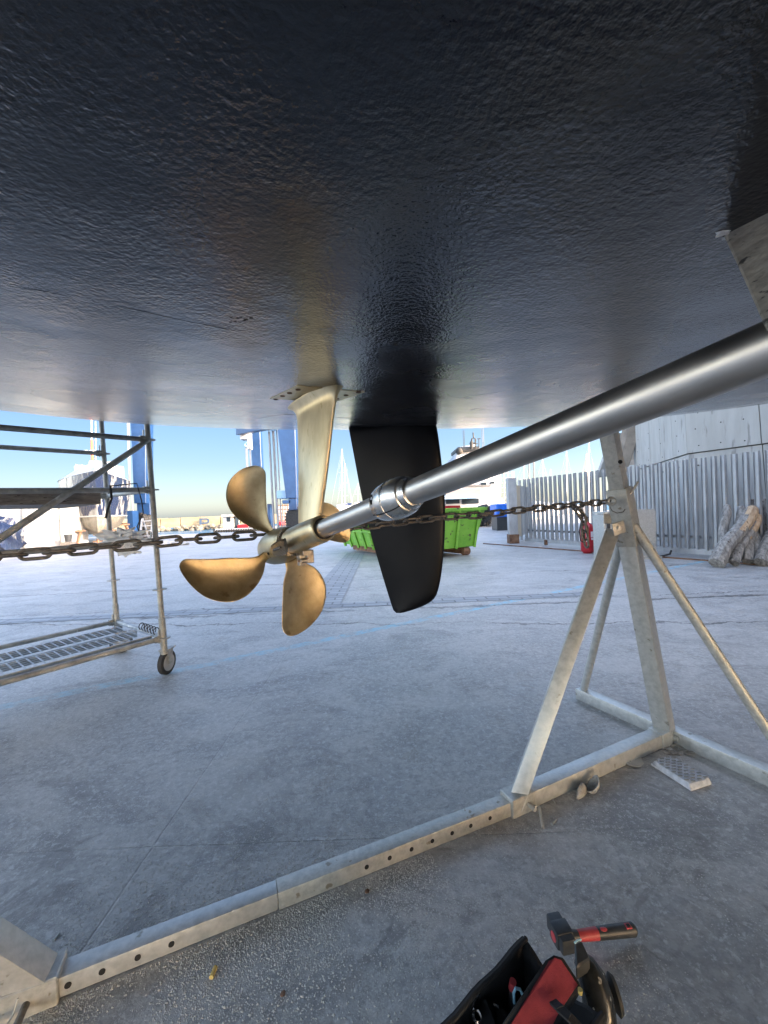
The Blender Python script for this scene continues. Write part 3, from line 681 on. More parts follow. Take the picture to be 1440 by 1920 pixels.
# main beam, brace
J = G(962, 1503, TW / 2); J.z = TW / 2
E = V((base.x, base.y, TW / 2 + .004))
bd = (E - J).normalized(); bn = V((-bd.y, bd.x, 0))
if bn.y > 0: bn = -bn                     # toward the camera
mb = MB(); mb.beam(J + bd * .02, E - bd * .03, TW, TW); mb.build('base_beam', GALV, st, bevel=.004, seg=2)
mb = MB(); mb.beam(J - bd * .035, J + bd * .085, TW + .012, TW + .012); slj = mb.build('beam_sleeve', GALVD, st, bevel=.003)
mb = MB(); mb.beam(E - bd * .09, E - bd * .012, TW + .010, TW + .010); mb.build('beam_socket', GALV, st, bevel=.003)
bt = P(1146, 1000, dS - .035); bt2 = J + V((0, 0, -.02)) + bd * .006
mb = MB(); mb.beam(bt2, bt + (bt - bt2).normalized() * .01, .062, .058, up=V((0, 1, 0)), roll=R(-24)); mb.build('brace', GALV, st, bevel=.004, seg=2)
# cross feet
fa = G(1103, 1303, 0); fb = G(1475, 1470, 0)
fa.z = fb.z = TW / 2; bc = V((base.x + .02, base.y + .01, TW / 2 + .001))
cdir = (G(1440, 1462) - G(1091, 1306)).normalized(); cdir.z = 0
crossc = V((E.x + .03, E.y + .02, TW / 2))
mb = MB(); fa = crossc - cdir * .53; mb.beam(crossc, fa, TW, TW); mb.build('foot', GALV, st, bevel=.004, seg=2)
mb = MB(); fb = crossc + cdir * .75; mb.beam(crossc + cdir * .002, fb, TW, TW); mb.build('foot', GALV, st, bevel=.004, seg=2)
for p_, q_ in (((1166, 1005), fa + cdir * .035 + V((0, 0, .03))), ((1188, 985), None)):
    mb = MB(); t_ = P(*p_, dS + (.03 if q_ is not None else -.03))
    if q_ is None:
        q_ = P(1440, 1372, 1.72); q_ = t_ + (q_ - t_) * 1.13
    mb.tube([t_, q_], .0215, 20); mb.build('stay_rod', GALVD if q_ is not None and q_.y < 2 else GALV, st)
mb = MB(); mb.lathe(E + bn * (TW / 2 + .004) - bd * .0 + V((0, 0, 0)), bn, [(-.02, .02), (.0, .02), (.001, .013), (.02, .012)], 18); mb.build('base_bolt', GALVD, st)
mb = MB()
pk = J + bn * (TW / 2 + .006) + bd * .045
mb.tube([pk - bn * .02, pk + bn * .035], .008, 12); mb.tube([pk + bn * .02 + bd * .012, pk + bn * .028 + bd * .03 + V((0, 0, -.0)), pk + bn * .085 - bd * .012 + V((0, 0, -.032))], .0055, 10)
mb.build('locking_pin', GALVD, st)
# left stand
J2 = G(88, 1842, TW / 2); J2.z = TW / 2
JL = J2.copy(); bdS, bnS = bd, bn; bd = (J - JL).normalized(); bn = V((-bd.y, bd.x, 0)); bn = -bn if bn.y > 0 else bn
PL = JL - bd * .98
st2 = thing('boat_stand', 'galvanised boat stand cut off at the left picture edge, only its brace foot showing', 'boat stand', (PL.x, PL.y, 0))
mb = MB(); mb.beam(JL - bd * .085, JL + bd * .035, TW + .012, TW + .012); mb.build('beam_sleeve', GALVD, st2, bevel=.003)
mb = MB(); mb.beam(JL - bd * .02, PL + bd * .03, TW, TW); mb.build('base_beam', GALV, st2, bevel=.004, seg=2)
ptop = PL + V((0, 0, 1.22)); 
mb = MB(); mb.beam(JL - bd * .02 + V((0, 0, .01)), ptop + bd * .03, .088, .07, up=V((0, 1, 0)), roll=R(12)); mb.build('brace', GALV, st2, bevel=.004, seg=2)
mb = MB(); mb.beam(PL, PL + V((.03, .02, 1.35)), .078, .078, up=V((0, 1, 0)), roll=R(38)); mb.build('post', GALV, st2, bevel=.004, seg=2)
mb = MB(); mb.beam(PL + V((.025, .015, 1.2)), PL + V((.035, .025, 1.62)), .064, .064, up=V((0, 1, 0)), roll=R(38)); mb.build('inner_post', GALVD, st2, bevel=.004, seg=2)
for s_ in (-1, 1):
    mb = MB(); mb.beam(PL + cdir * .002 * s_, PL + cdir * .62 * s_, TW, TW); mb.build('foot', GALV, st2, bevel=.004)
    mb = MB(); mb.tube([PL + V((0, 0, .98)), PL + cdir * .58 * s_ + V((0, 0, .03))], .0215, 16); mb.build('stay_rod', GALVD, st2)
pk = G(30, 1880, .10)
mb = MB(); pk = JL + bn * (TW / 2 + .008) - bd * .03
mb.tube([pk - bn * .02, pk + bn * .06 + V((0, 0, .004))], .0085, 12)
mb.tube([pk + bn * .055 - bd * .06 + V((0, 0, -.01)), pk + bn * .058 - bd * .03, pk + bn * .055, pk + bn * .062 + bd * .03 + V((0, 0, -.008))], .006, 10)
mb.build('locking_pin', IRON, st2)
mb = MB(); mb.tube([pk - bd * .012 + V((0, 0, .03)) + bn * .004, pk - bd * .02 + bn * .012, pk - bd * .035 + bn * .03 + V((0, 0, -.015))], .0022, 6); mb.build('retaining_cable', GALVD, st2)
# connecting bar
IT = TW - .012
mid = G(520, 1668, IT); tmid = (mid - JL).dot(bd); M_ = JL + bd * tmid
bar = thing('spreader_bar', 'long galvanised bar with round pin holes joining the two stand feet', 'steel bar', (M_.x, M_.y, 0))
zc = IT / 2 + .002
a_ = V((JL.x, JL.y, zc)); m_ = V((M_.x, M_.y, zc)); b_ = V((J.x, J.y, zc))
mb = MB(); mb.beam(a_ + bd * .0, m_ - bd * .001, IT - .002, IT - .002); b1 = mb.build('bar_section', GALV, bar, bevel=.003, seg=2)
mb = MB(); mb.beam(m_ + bd * .001, b_, IT + .001, IT + .001); b2 = mb.build('bar_section', GALVD, bar, bevel=.003, seg=2); b2['label'] = 'right bar section, browner and dustier'
fp = a_ + bn * (IT / 2)
for q_ in ((127, 1842), (191, 1813), (258, 1788), (321, 1762), (687, 1613), (730, 1594), (771, 1578), (810, 1562), (847, 1546), (882, 1532), (918, 1518)):
    p = PP(*q_, fp, bn); t = (p - a_).dot(bd); c_ = a_ + bd * t + bn * (IT / 2 + .0012); c_.z = zc
    mb = MB(); mb.lathe(c_, bn, [(-.003, .0078), (0, .0078)], 24); mb.build('pin_hole', BLACK, b1 if q_[0] < 520 else b2)

# ================================================================ CHAIN
CL = V((-1.75, .85, 0)); CR = V((1.113, 1.93, 0))
cyt = [(-900, 1105), (-500, 1085), (0, 1043), (75, 1038), (165, 1029), (250, 1022), (345, 1012), (397, 1009), (470, 1004), (560, 998), (690, 986), (790, 974), (850, 968), (901, 966), (963, 958), (999, 954), (1039, 950.5), (1073, 947), (1147, 940)]
def chain_pt(s_):
    d = (CR - CL); L_ = d.length; d.normalize(); q_ = CL + d * s_
    k = q_.y; x = 720 + FPX * q_.x / q_.y
    yy = cyt[0][1]
    for (xa, ya), (xb, yb) in zip(cyt, cyt[1:]):
        if xa <= x <= xb: yy = ya + (yb - ya) * (x - xa) / (xb - xa)
    if x > cyt[-1][0]: yy = cyt[-1][1]
    return PY(x, yy, q_.y)
LP = .0567
def link_mesh(name, half=.0255, wid=.0135, r=.0052, n=28):
    mb = MB(); pts = []
    for k in range(n + 1):
        a_ = 2 * math.pi * k / n; cx = math.cos(a_); sx = math.sin(a_)
        pts.append(((half - wid + .008) * (1 if cx > .15 else (-1 if cx < -.15 else cx / .15)) + (wid + .003) * cx, wid * sx * 1.0 if abs(sx) < 1 else wid * sx, 0))
    mb.tube(pts, r, 10, cap=False); return mb
chain = thing('chain', 'rusty link chain strung between the two boat stands behind the propeller', 'chain', tuple(chain_pt(.4)))
lm = link_mesh('link'); l0_ = lm.build('link', IRON, None, smooth=60)
link_me = l0_.data; bpy.data.objects.remove(l0_)
def add_link(c, d, up, roll):
    o = bpy.data.objects.new('link', link_me); col.objects.link(o)
    d = d.normalized(); s_ = d.cross(up).normalized(); u_ = s_.cross(d)
    rt_ = Matrix.Rotation(roll, 3, d); s_ = rt_ @ s_; u_ = rt_ @ u_
    m4 = Matrix((d, s_, u_)).transposed().to_4x4(); m4.translation = c - chain.location
    o.parent = chain; o.matrix_local = m4
Ltot = (CR - CL).length; s_ = .12; i = 0
while s_ < Ltot - .01:
    p = chain_pt(s_); q_ = chain_pt(s_ + .02)
    frac = s_ / Ltot; basea = R(82) if frac < .55 else R(60)
    add_link(p, q_ - p, V((0, 0, 1)), (basea if i % 2 == 0 else basea - R(90)) + random.uniform(-.15, .15))
    s_ += LP; i += 1
tail = [P(1074, 948, 1.86), P(1082, 953, 1.855), P(1096, 971, 1.85), P(1097, 990, 1.85), P(1099, 1018, 1.85)]
for i, (a_, b_) in enumerate(((tail[0], P(1086, 962, 1.85)), (P(1084, 957, 1.85), P(1097, 976, 1.85)), (P(1094, 970, 1.85), P(1095, 992, 1.85)), (P(1096, 988, 1.85), P(1097, 1008, 1.85)), (P(1098, 1002, 1.85), P(1100, 1022, 1.85)))):
    add_link((a_ + b_) / 2, b_ - a_, V((0, -1, .1)), (0 if i % 2 else R(80)))

# ================================================================ SCAFFOLD
n0 = G(309, 1266); n0.z = 0
f0 = V((-2.56, 3.72, 0)); du = V((-.57, -.82, 0)).normalized(); dv = (f0 - n0); dv.z = 0; dvl = dv.length; dvn = dv.normalized()
BL = 2.5
scf = thing('scaffold_tower', 'grey steel scaffold tower on castors with perforated lower deck, near the left edge', 'scaffold', tuple(n0))
posts = {'a': n0, 'b': n0 + dv, 'c': n0 + du * BL, 'd': n0 + dv + du * BL}
TR = .0205
zl = [.30, 1.075, 1.485, 1.885]
lean = V((-.036, 0, 0))
def sp(p, z): return V((p.x, p.y, 0)) + lean * (z - .3) + V((0, 0, z))
for k_, p in posts.items():
    mb = MB(); ztop = 2.45 if k_ in 'bd' else 2.7
    mb.tube([sp(p, .17), sp(p, ztop)], TR, 18); mb.tube([sp(p, .17), sp(p, .46)], TR + .005, 18)
    po = mb.build('upright', TUBE, scf)
    for z in (.30, .69, 1.075, 1.485, 1.885, 2.28):
        mb = MB(); mb.lathe(sp(p, z), (0, 0, 1), [(-.004, .052), (.004, .052)], 18); mb.build('rosette', TUBE, po)
    # castor
    mb = MB(); cs = sp(p, .1); cw = V((0.02, -.03, 0))
    wd = V((.10, .99, 0)) if k_ != 'b' else V((.8, .6, 0)); wd.normalize(); wn = V((-wd.y, wd.x, 0))
    c_ = V((p.x, p.y, .094)) + wd * .03
    mb.lathe(c_ - wn * .02, wn, [(0, .07), (.0, .086), (.004, .094), (.036, .094), (.04, .086), (.04, .07)], 36); wh = mb.build('castor_wheel', RUBBER, scf)
    mb = MB(); mb.lathe(c_ - wn * .022, wn, [(0, .066), (.044, .066)], 32); mb.lathe(c_ - wn * .03, wn, [(0, .02), (.06, .02)], 16); mb.build('wheel_disc', WRAPW, wh)
    mb = MB()
    for sgn in (-1, 1):
        mb.prism([c_ + wn * sgn * .032 + wd * a + V((0, 0, b__)) for a, b__ in ((-.035, .105), (.04, .105), (.022, -.012), (-.01, -.012))], wn * .004)
    mb.obox(c_ + V((0, 0, .105)), wd * .045, wn * .036, V((0, 0, .006))); mb.tube([c_ - wd * .03 + V((0, 0, .1)), sp(p, .19)], .022, 14)
    mb.obox(c_ + wd * .07 + V((0, 0, .10)), wd * .025, wn * .02, V((0, 0, .004)))
    mb.build('castor_fork', TUBE, scf)
def ledger(p, q, z, name='ledger', m=TUBE, r=TR * .95):
    a_, b_ = sp(p, z), sp(q, z * (.95 if z > 1.4 and q is C_ else (.97 if z > 1.4 and q is D_ else 1))); d = (b_ - a_).normalized(); mb = MB(); mb.tube([a_ + d * .05, b_ - d * .05], r, 16)
    for e_, s_ in ((a_, 1), (b_, -1)):
        mb.obox(e_ + d * .045 * s_, d * .02, V((0, 0, .026)), d.cross(V((0, 0, 1))) * .014)
        mb.obox(e_ + d * .035 * s_ + V((0, 0, .02)), d * .003, V((0, 0, .055)), d.cross(V((0, 0, 1))) * .009)
    return mb.build(name, m, scf)
A_, B_, C_, D_ = posts['a'], posts['b'], posts['c'], posts['d']
for z in (.30, 1.075, 1.485, 1.885): ledger(A_, C_, z)
for z in (.30, 1.485, 1.885): ledger(B_, D_, z)
ledger(A_, B_, .30, 'transom', DECK); ledger(A_, B_, 1.485, 'transom'); ledger(C_, D_, .3, 'transom'); ledger(C_, D_, 1.485, 'transom'); ledger(C_, D_, 1.885, 'transom')
mb = MB(); off = -dvn * .03
da = sp(A_, 1.885) + off; db = sp(A_ + du * 1.32, .98) + off; db = da + (P(-160, 1125, (A_ + du * 1.15 - CAM).y) - da)
dq = sp(C_, .38) + off
dd_ = da + (dq - da)
x_ = PP(0, 1010, da, dvn); dq = da + (x_ - da) * 1.9
mb.tube([da, da.lerp(dq, .06), da.lerp(dq, .94), dq], [.012, .0215, .0215, .012], 16); mb.build('diagonal_brace', TUBE, scf)
# lower perforated deck: two planks with real openings
def plank(v0, v1, z, L0, L1, name, perforated=True, m=DECK):
    mb = MB(); w_ = v1 - v0
    P0 = n0 + dvn * v0
    def pt_(u, v, zz_): return V((n0.x, n0.y, 0)) + du * u + dvn * v + V((0, 0, zz_)) + lean * (zz_ - .3)
    if perforated:
        rows_ = 5; nu = int((L1 - L0) / .05); us = []
        bw = .010
        for i in range(nu + 1):
            u = L0 + (L1 - L0) * i / nu; mb.add([pt_(u - bw / 2, v0, z), pt_(u + bw / 2, v0, z), pt_(u + bw / 2, v1, z), pt_(u - bw / 2, v1, z)], [(0, 1, 2, 3)])
        for j in range(rows_ + 1):
            v = v0 + w_ * j / rows_; bb = .005 if 0 < j < rows_ else .018
            vv0, vv1 = max(v0, v - bb), min(v1, v + bb)
            mb.add([pt_(L0, vv0, z + .0006), pt_(L1, vv0, z + .0006), pt_(L1, vv1, z + .0006), pt_(L0, vv1, z + .0006)], [(0, 1, 2, 3)])
        for v in (v0, v1):
            mb.add([pt_(L0, v, z), pt_(L1, v, z), pt_(L1, v, z - .055), pt_(L0, v, z - .055)], [(0, 1, 2, 3)])
    else:
        mb.prism([pt_(L0, v0, z), pt_(L1, v0, z), pt_(L1, v1, z), pt_(L0, v1, z)], (0, 0, -.09))
    return mb.build(name, m, scf, smooth=0)
plank(.06, .34, .325, .06, BL - .06, 'lower_deck_plank'); plank(.36, .64, .325, .06, BL - .06, 'lower_deck_plank')
for v0 in (.05, .37, .69): plank(v0, v0 + .29, 1.465, .34, BL - .05, 'upper_deck_plank', False, WOODEDGE)
# ring of straps on the end transom
mb = MB()
for k in range(6):
    c_ = sp(A_ + dvn * (.12 + k * .055), .335) ; ring(mb, c_, dvn + du * .4, .028, .004, 14)
mb.build('strap_loop', RUBBER, scf)
mb = MB(); mb.tube([sp(A_ + du * 1.02, .3) + V((0, 0, 0)), sp(A_ + du * 1.14, .3)], TR + .002, 16); mb.build('red_tape', RED, scf)
# cloth rag on the ledger and rope on upper deck
rp = sp(A_ + du * .22, 1.09)
rag = MB(); rag.blob(rp + V((-.03, .0, .03)), .095, 4, 1.3, 4, (1.25, .6, .55), 3); rag.blob(rp + V((.07, 0, .0)), .06, 9, 1.3, 4, (1.2, .6, .45), 3); rag.blob(rp + V((.02, -.01, -.06)), .05, 12, 1.3, 4, (1.2, .4, .75), 3.4)
rg = rag.build('cloth_rag', RAG, None, smooth=70)
tag(rg, 'crumpled white rag draped over a scaffold rail behind the chain', 'rag')
rope = MB(); r0 = sp(A_ + du * .25, 1.5)
rope.tube([sp(A_ + du * .28, 1.51) + dvn * .05, sp(A_ + du * .12, 1.53) - dvn * .03, sp(A_ + du * .10, 1.40) - dvn * .04, sp(A_ + du * .09, 1.30) - dvn * .03, sp(A_ + du * .14, 1.20) - dvn * .03, sp(A_ + du * .12, 1.11) - dvn * .03], .0045, 8)
rope.tube([sp(A_ + du * .30, 1.51) - dvn * .03, sp(A_ + du * .30, 1.41) - dvn * .035, sp(A_ + du * .33, 1.33) - dvn * .03, sp(A_ + du * .345, 1.27) - dvn * .03], .008, 8)
tag(rope.build('rope', RUBBER), 'dark rope hanging from the upper scaffold deck near its right post', 'rope')

# ================================================================ FENCE, BUILDING, THINGS AT RIGHT
FA = V((4.62, 13.0, 0)); FB = V((8.4, 4.55, 0)); fd = (FB - FA).normalized(); fnn = V((-fd.y, fd.x, 0))
if fnn.x > 0: fnn = -fnn
fen = thing('metal_fence', 'tall grey galvanised fence of close vertical slats in front of the concrete building', 'fence', tuple(FA))
per = .176; nS = int((FB - FA).length / per)
proto = None
for i in range(nS):
    c_ = FA + fd * (.08 + i * per); hh = 2.10 + random.uniform(-.008, .008)
    o_ = None
    if proto is None:
        mb = MB()
        mb.box(-.052, .052, -.002, .002, .16, 2.1); mb.box(-.0555, -.0525, -.002, .062, .16, 2.1); mb.box(.0525, .0555, -.075, .03, .16, 2.1)
        o_ = mb.build('fence_slat', FENCE, None, smooth=0); proto = o_.data
    else:
        o_ = bpy.data.objects.new('fence_slat', proto); col.objects.link(o_)
    o_.parent = fen; ang = math.atan2(fd.y, fd.x)
    o_.location = c_ - fen.location + V((0, 0, random.uniform(-.006, .006))); o_.rotation_euler = (random.uniform(-.004, .004), 0, ang + R(180) + R(-14) + random.uniform(-.03, .03))
mb = MB(); mb.beam(FA + V((0, 0, .12)), FB + V((0, 0, .12)), .05, .12); mb.build('bottom_rail', FENCE, fen, bevel=.004)
mb = MB(); mb.beam(FA + V((0, 0, .42)) - fnn * .08, FB + V((0, 0, .42)) - fnn * .08, .04, .06); mb.build('back_rail', FENCE, fen)
for px_ in (0.9, 3.4, 5.35):
    mb = MB(); c_ = FA + fd * px_ + fnn * .04; mb.box(c_.x - .04, c_.x + .04, c_.y - .04, c_.y + .04, 0, .15); mb.build('rail_foot', RUST, fen)
gp = thing('gate_post', 'thick square galvanised gate post at the left end of the slat fence', 'post', tuple(FA + V((-.35, .1, 0))))
mb = MB(); c_ = FA + V((-.37, .1, 0)); mb.box(c_.x - .14, c_.x + .14, c_.y - .12, c_.y + .12, .12, 2.16); mb.build('column', FENCE, gp, bevel=.01)
mb = MB(); mb.box(c_.x - .16, c_.x + .16, c_.y - .15, c_.y + .15, 0, .3); mb.build('base_block', RUST, gp, bevel=.01)
gt = thing('side_gate', 'beige and grey gate panel going back behind the gate post', 'gate', (4.6, 13.6, 0))
ga = V((4.40, 13.35, 0)); gb = V((6.05, 16.2, 0))
mb = MB(); mb.beam(ga + V((0, 0, 1.05)), ga.lerp(gb, .3) + V((0, 0, 1.05)), .05, 1.8); mb.build('board_panel', BEIGE, gt)
mb = MB(); mb.beam(ga.lerp(gb, .34) + V((0, 0, 1.05)), gb + V((0, 0, 1.05)), .05, 1.8); mb.build('grey_panel', FENCE, gt)
for t in (.32, .6, .95):
    mb = MB(); c_ = ga.lerp(gb, t); mb.box(c_.x - .04, c_.x + .04, c_.y - .05, c_.y + .05, 0, 2.15); mb.build('gate_stile', FENCE, gt)
tr = MB(); tr.beam(FA + V((-1.2, .3, .01)) + fnn * .13, FB + fnn * .13 + V((0, 0, .01)), .07, .03); tag(tr.build('gate_track', RUST), 'rusty brown gate rail on the ground along the slat fence', 'rail')

# concrete building (battered faceted walls)
bl = thing('concrete_building', 'pale board-marked concrete building with slanted walls behind the slat fence', 'building', (9, 12, 0))
def XYat(px, d): p = P(px, 960 - 0, d); return V((p.x, p.y, 0))
cA, cB, cC = XYat(1195, 14.3), XYat(1297, 9.6), XYat(1440, 8.3)
cD = cC + (cC - cB) * 6
def lift(p, z, batter=.06): return V((p.x + batter * z * .35, p.y + batter * z, z))
zt = 9.0; zg = 2.36
def wallpart(a_, b_, z0, z1, off, name, m=CONC):
    n_ = (b_ - a_).cross(V((0, 0, 1))).normalized()
    if n_.dot(-a_) < 0: n_ = -n_
    mb = MB(); qs = [lift(a_, z0), lift(b_, z0), lift(b_, z1), lift(a_, z1)]
    mb.prism([p + n_ * off for p in qs], -n_ * .5); return mb.build(name, m, bl, smooth=0)
# vertical board joints as narrow shadow gaps: each wall made of cast panels
def panels(a_, b_, nn, name):
    for (z0, z1) in ((0, zg - .012), (zg + .012, 5.2), (5.22, zt)):
        for i in range(nn):
            g_ = .008
            d_ = (b_ - a_); L_ = d_.length; d_ = d_ / L_
            wallpart(a_ + d_ * (L_ * i / nn + g_), a_ + d_ * (L_ * (i + 1) / nn - g_), z0, z1, random.uniform(-.004, .004) - (0.03 if z0 == 0 else 0), name)
panels(cA, cB, 5, 'wall_panel'); panels(cB, cC, 1, 'wall_panel'); panels(cC, cD, 6, 'wall_panel')
core = MB(); back = [cA, cB, cC, cD, cD + V((2, 12, 0)), cA + V((6, 9, 0))]
inn_ = [p + V((.5, .55, 0)) for p in back[:4]] + back[4:]
core.prism([lift(p, 0) for p in inn_], (0, 0, zt - .1)); core.build('core', CONCD, bl, smooth=0)
# unseen block added right of the yard to shade the ground
mb = MB(); mb.prism([(12.5, -9, 0), (30, -9, 0), (30, 9, 0), (12.5, 6.5, 0)], (0, 0, 9.5)); mb.build('shade_block', CONC, bl, smooth=0)
# tie holes
for (a_, b_, nn, mm) in ((cA, cB, 4, 4), (cB, cC, 3, 5)):
    n_ = (b_ - a_).cross(V((0, 0, 1))).normalized()
    if n_.dot(-a_) < 0: n_ = -n_
    for i in range(nn):
        for j in range(mm):
            p = lift(a_.lerp(b_, (i + .5 + random.uniform(-.1, .1)) / nn), 2.1 + j * .42 + random.uniform(-.05, .05))
            if abs(p.z - zg) < .1: continue
            mb = MB(); mb.lathe(p + n_ * .006, n_, [(-.03, .014), (0, .014)], 8); mb.build('tie_hole', BLACK, bl)
# recess and raking strut left of the wall
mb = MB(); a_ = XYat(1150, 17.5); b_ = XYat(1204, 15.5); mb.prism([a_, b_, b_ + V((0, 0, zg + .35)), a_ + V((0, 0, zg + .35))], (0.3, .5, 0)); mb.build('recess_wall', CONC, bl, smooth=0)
mb = MB(); mb.prism([a_ + V((.1, .3, zg)), b_ + V((.3, .3, zg)), b_ + V((.3, .3, 7)), a_ + V((2.6, .3, 7))], (0.3, .5, 0)); mb.build('recess_shadow_wall', CONCD, bl, smooth=0)  # darker concrete put here as the shade inside the recess
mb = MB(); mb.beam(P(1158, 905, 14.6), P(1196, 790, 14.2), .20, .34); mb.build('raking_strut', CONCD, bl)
mb = MB(); mb.prism([P(1120, 895, 19), P(1160, 890, 19), P(1172, 812, 19), P(1150, 812, 19)], (.2, .6, 0)); mb.build('sloping_wing', CONC, bl, smooth=0)

# fire extinguisher
ex = G(1102, 1037); ex.z = 0
exo = thing('fire_extinguisher', 'red fire extinguisher with white label standing by the slat fence', 'fire extinguisher', tuple(ex))
er_ = .155
mb = MB(); mb.lathe(ex, (0, 0, 1), [(.0, .10), (.02, .11), (.05, er_ * .95), (.09, er_), (.62, er_ * .98), (.70, er_ * .8), (.76, .06), (.80, .035)], 32); mb.build('cylinder', RED, exo, smooth=45)
mb = MB(); mb.lathe(ex, (0, 0, 1), [(.80, .03), (.86, .03), (.865, .012)], 14); mb.obox(ex + V((-.06, -.02, .87)), V((.10, 0, .02)), V((0, .015, 0)), V((0, 0, .01))); mb.build('valve', DPLAST, exo)
mb = MB(); mb.tube([ex + V((-.03, -.03, .82)), ex + V((-.17, -.06, .78)), ex + V((-.22, -.06, .55)), ex + V((-.20, -.07, .32)), ex + V((-.15, -.09, .28))], .014, 8); mb.build('hose', RUBBER, exo)
for (xx, zz_, ww, hh) in ((-.07, .50, .022, .16), (-.07, .34, .022, .10), (.055, .47, .045, .14), (.055, .36, .04, .05)):
    mb = MB(); an0 = xx / er_; n3 = 6; vs = []
    for k in range(n3 + 1):
        t = an0 + (k / n3 - .5) * ww * 2 / er_; vs += [ex + V((math.sin(t) * (er_ + .002), -math.cos(t) * (er_ + .002), zz_ - hh / 2)), ex + V((math.sin(t) * (er_ + .002), -math.cos(t) * (er_ + .002), zz_ + hh / 2))]
    mb.add(vs, [(2 * k, 2 * k + 2, 2 * k + 3, 2 * k + 1) for k in range(n3)]); mb.build('label_print', EXLBL, exo)
# grey steel cabinet behind the stand
cb0 = G(1115, 1052); cbz = P(1115, 960, cb0.y).z
cab = thing('steel_cabinet', 'open-topped grey steel cabinet standing behind the boat stand post', 'cabinet', (cb0.x + .7, cb0.y, 0))
x0, x1 = PY(1133, 1000, cb0.y).x, PY(1230, 1000, cb0.y).x; y0, y1 = cb0.y, cb0.y + .45; H_ = cbz
mb = MB(); mb.box(x0, x1, y0, y0 + .02, .06, H_ - .26); mb.box(x0, x0 + .02, y0 + .02, y1, .06, H_ - .06); mb.box(x1 - .02, x1, y0 + .02, y1, .06, H_ - .06); mb.box(x0 + .02, x1 - .02, y1 - .02, y1, .06, H_ - .06); mb.box(x0, x1, y0, y1, H_ - .05, H_)
mb.box(x0 + .02, x1 - .02, y0 + .02, y1 - .02, .07, .09); mb.box(x1 - .5, x1, y0 - .006, y0 - .001, H_ - .75, H_ + .02); mb.build('body', GALV, cab, bevel=.004)
mb = MB(); mb.box(x0 + .06, x0 + .12, y0 - .03, y0, H_ - .36, H_ - .26); mb.build('latch', DPLAST, cab)
mb = MB(); mb.box(x0 - .02, x1 + .1, y0 - .02, y1, .0, .055); mb.build('plinth', GALV, cab)
mb = MB(); c_ = G(1215, 1046); mb.tube([c_ + V((-.1, 0, .02)), c_ + V((.1, -.05, .03)), c_ + V((.35, .02, .03)), c_ + V((.55, .1, .05)), c_ + V((.62, .15, .12))], .02, 8)
mb.tube([c_ + V((-.1, .05, .02)), c_ + V((-.05, .15, .10)), c_ + V((.12, .12, .06)), c_ + V((.0, -.02, .02))], .018, 8)
tag(mb.build('cable', RUBBER), 'black cable lying on the ground beside the steel cabinet', 'cable')
# logs
def logm(foot, top_, r0_, r1_, seed, m=LOG, lit=False):
    foot, top_ = V(foot), V(top_); d = top_ - foot; n_ = 22; k = 9; mb = MB(); dn = d.normalized(); a_ = dn.orthogonal().normalized(); b_ = dn.cross(a_)
    vs = []
    for i in range(n_ + 1):
        t = i / n_; c_ = foot + d * t + a_ * noise.noise(V((t * 2, seed, 0))) * .05 + b_ * noise.noise(V((t * 2, seed, 5))) * .05; rr = r0_ + (r1_ - r0_) * t
        if t > .93: rr *= 1 - (t - .93) * 3
        for j in range(k):
            an_ = 2 * math.pi * j / k; q = 1 + .10 * noise.noise(V((math.cos(an_) * 1.3, math.sin(an_) * 1.3, t * 3 + seed * 7))) + .06 * noise.noise(V((math.cos(an_) * 5, math.sin(an_) * 5, t * 4 + seed)))
            vs.append(c_ + (a_ * math.cos(an_) + b_ * math.sin(an_)) * rr * q)
    fs = [(i * k + j, i * k + (j + 1) % k, (i + 1) * k + (j + 1) % k, (i + 1) * k + j) for i in range(n_) for j in range(k)] + [tuple(range(k))[::-1], tuple(n_ * k + j for j in range(k))]
    mb.add(vs, fs); return mb.build('log', m, smooth=22, bevel=.006)
def L8(x, y): return (1280 + x / 8.725, 880 + y / 8.725)
logs = [  # foot zoom px, top zoom px, depth foot, depth top, radius, label
    ((550, 1590), (1150, 640), 0, .42, 13.5, 'thick grey log with an orange-brown tip coloured as sunlit, leftmost foot of the leaning logs'),
    ((850, 1660), (1225, 740), 0, .40, 8.5, 'thin split log with a yellow tip coloured as sunlit leaning beside the thickest log'),
    ((650, 1250), (700, 590), .35, .62, 8, 'short grey log standing furthest left behind the thick leaning log'),
    ((780, 1520), (960, 620), .18, .55, 9, 'mossy grey log half hidden behind the thick orange-tipped log'),
    ((1080, 1600), (1170, 520), .12, .60, 10, 'dark grey log in the shadow between the thin split log and the right log'),
    ((1240, 1560), (1150, 900), .10, .5, 9, 'grey log leaning backward, standing right of the dark shadowed one'),
    ((1290, 1700), (1620, 700), -.05, .42, 11.5, 'pale grey log with sawn foot, rightmost of the leaning logs'),
    ((1420, 1500), (1310, 500), .22, .6, 10, 'grey log with split peeling top leaning behind the rightmost log'),
]
for i, (f_, t_, df, dt_, rp_, lab) in enumerate(logs):
    fpx = L8(*f_); tpx = L8(*t_)
    b0 = G(1350, 1064).y
    fy = b0 + df; ty = b0 + dt_
    foot = PY(fpx[0], fpx[1], fy); foot.z = max(.07, foot.z)
    topp = PY(tpx[0], tpx[1], ty)
    r_ = rp_ * fy / FPX
    o_ = logm(foot, topp, r_, r_ * .85, i * 1.7 + 1, LOG if i not in (1,) else LOG)
    tag(o_, lab, 'log', 'logs leaning in a heap against the slat fence')
    if i in (0, 1):
        o_.data.materials.append(WOODSUN)
        for pl_ in o_.data.polygons:
            cz = pl_.center.z; t = (cz - foot.z) / (topp.z - foot.z)
            if t > .62 + .15 * noise.noise(pl_.center * 9) and pl_.normal.x > -.25 - (t - .62): pl_.material_index = 1  # upper faces turned right take the painted sunlight colour

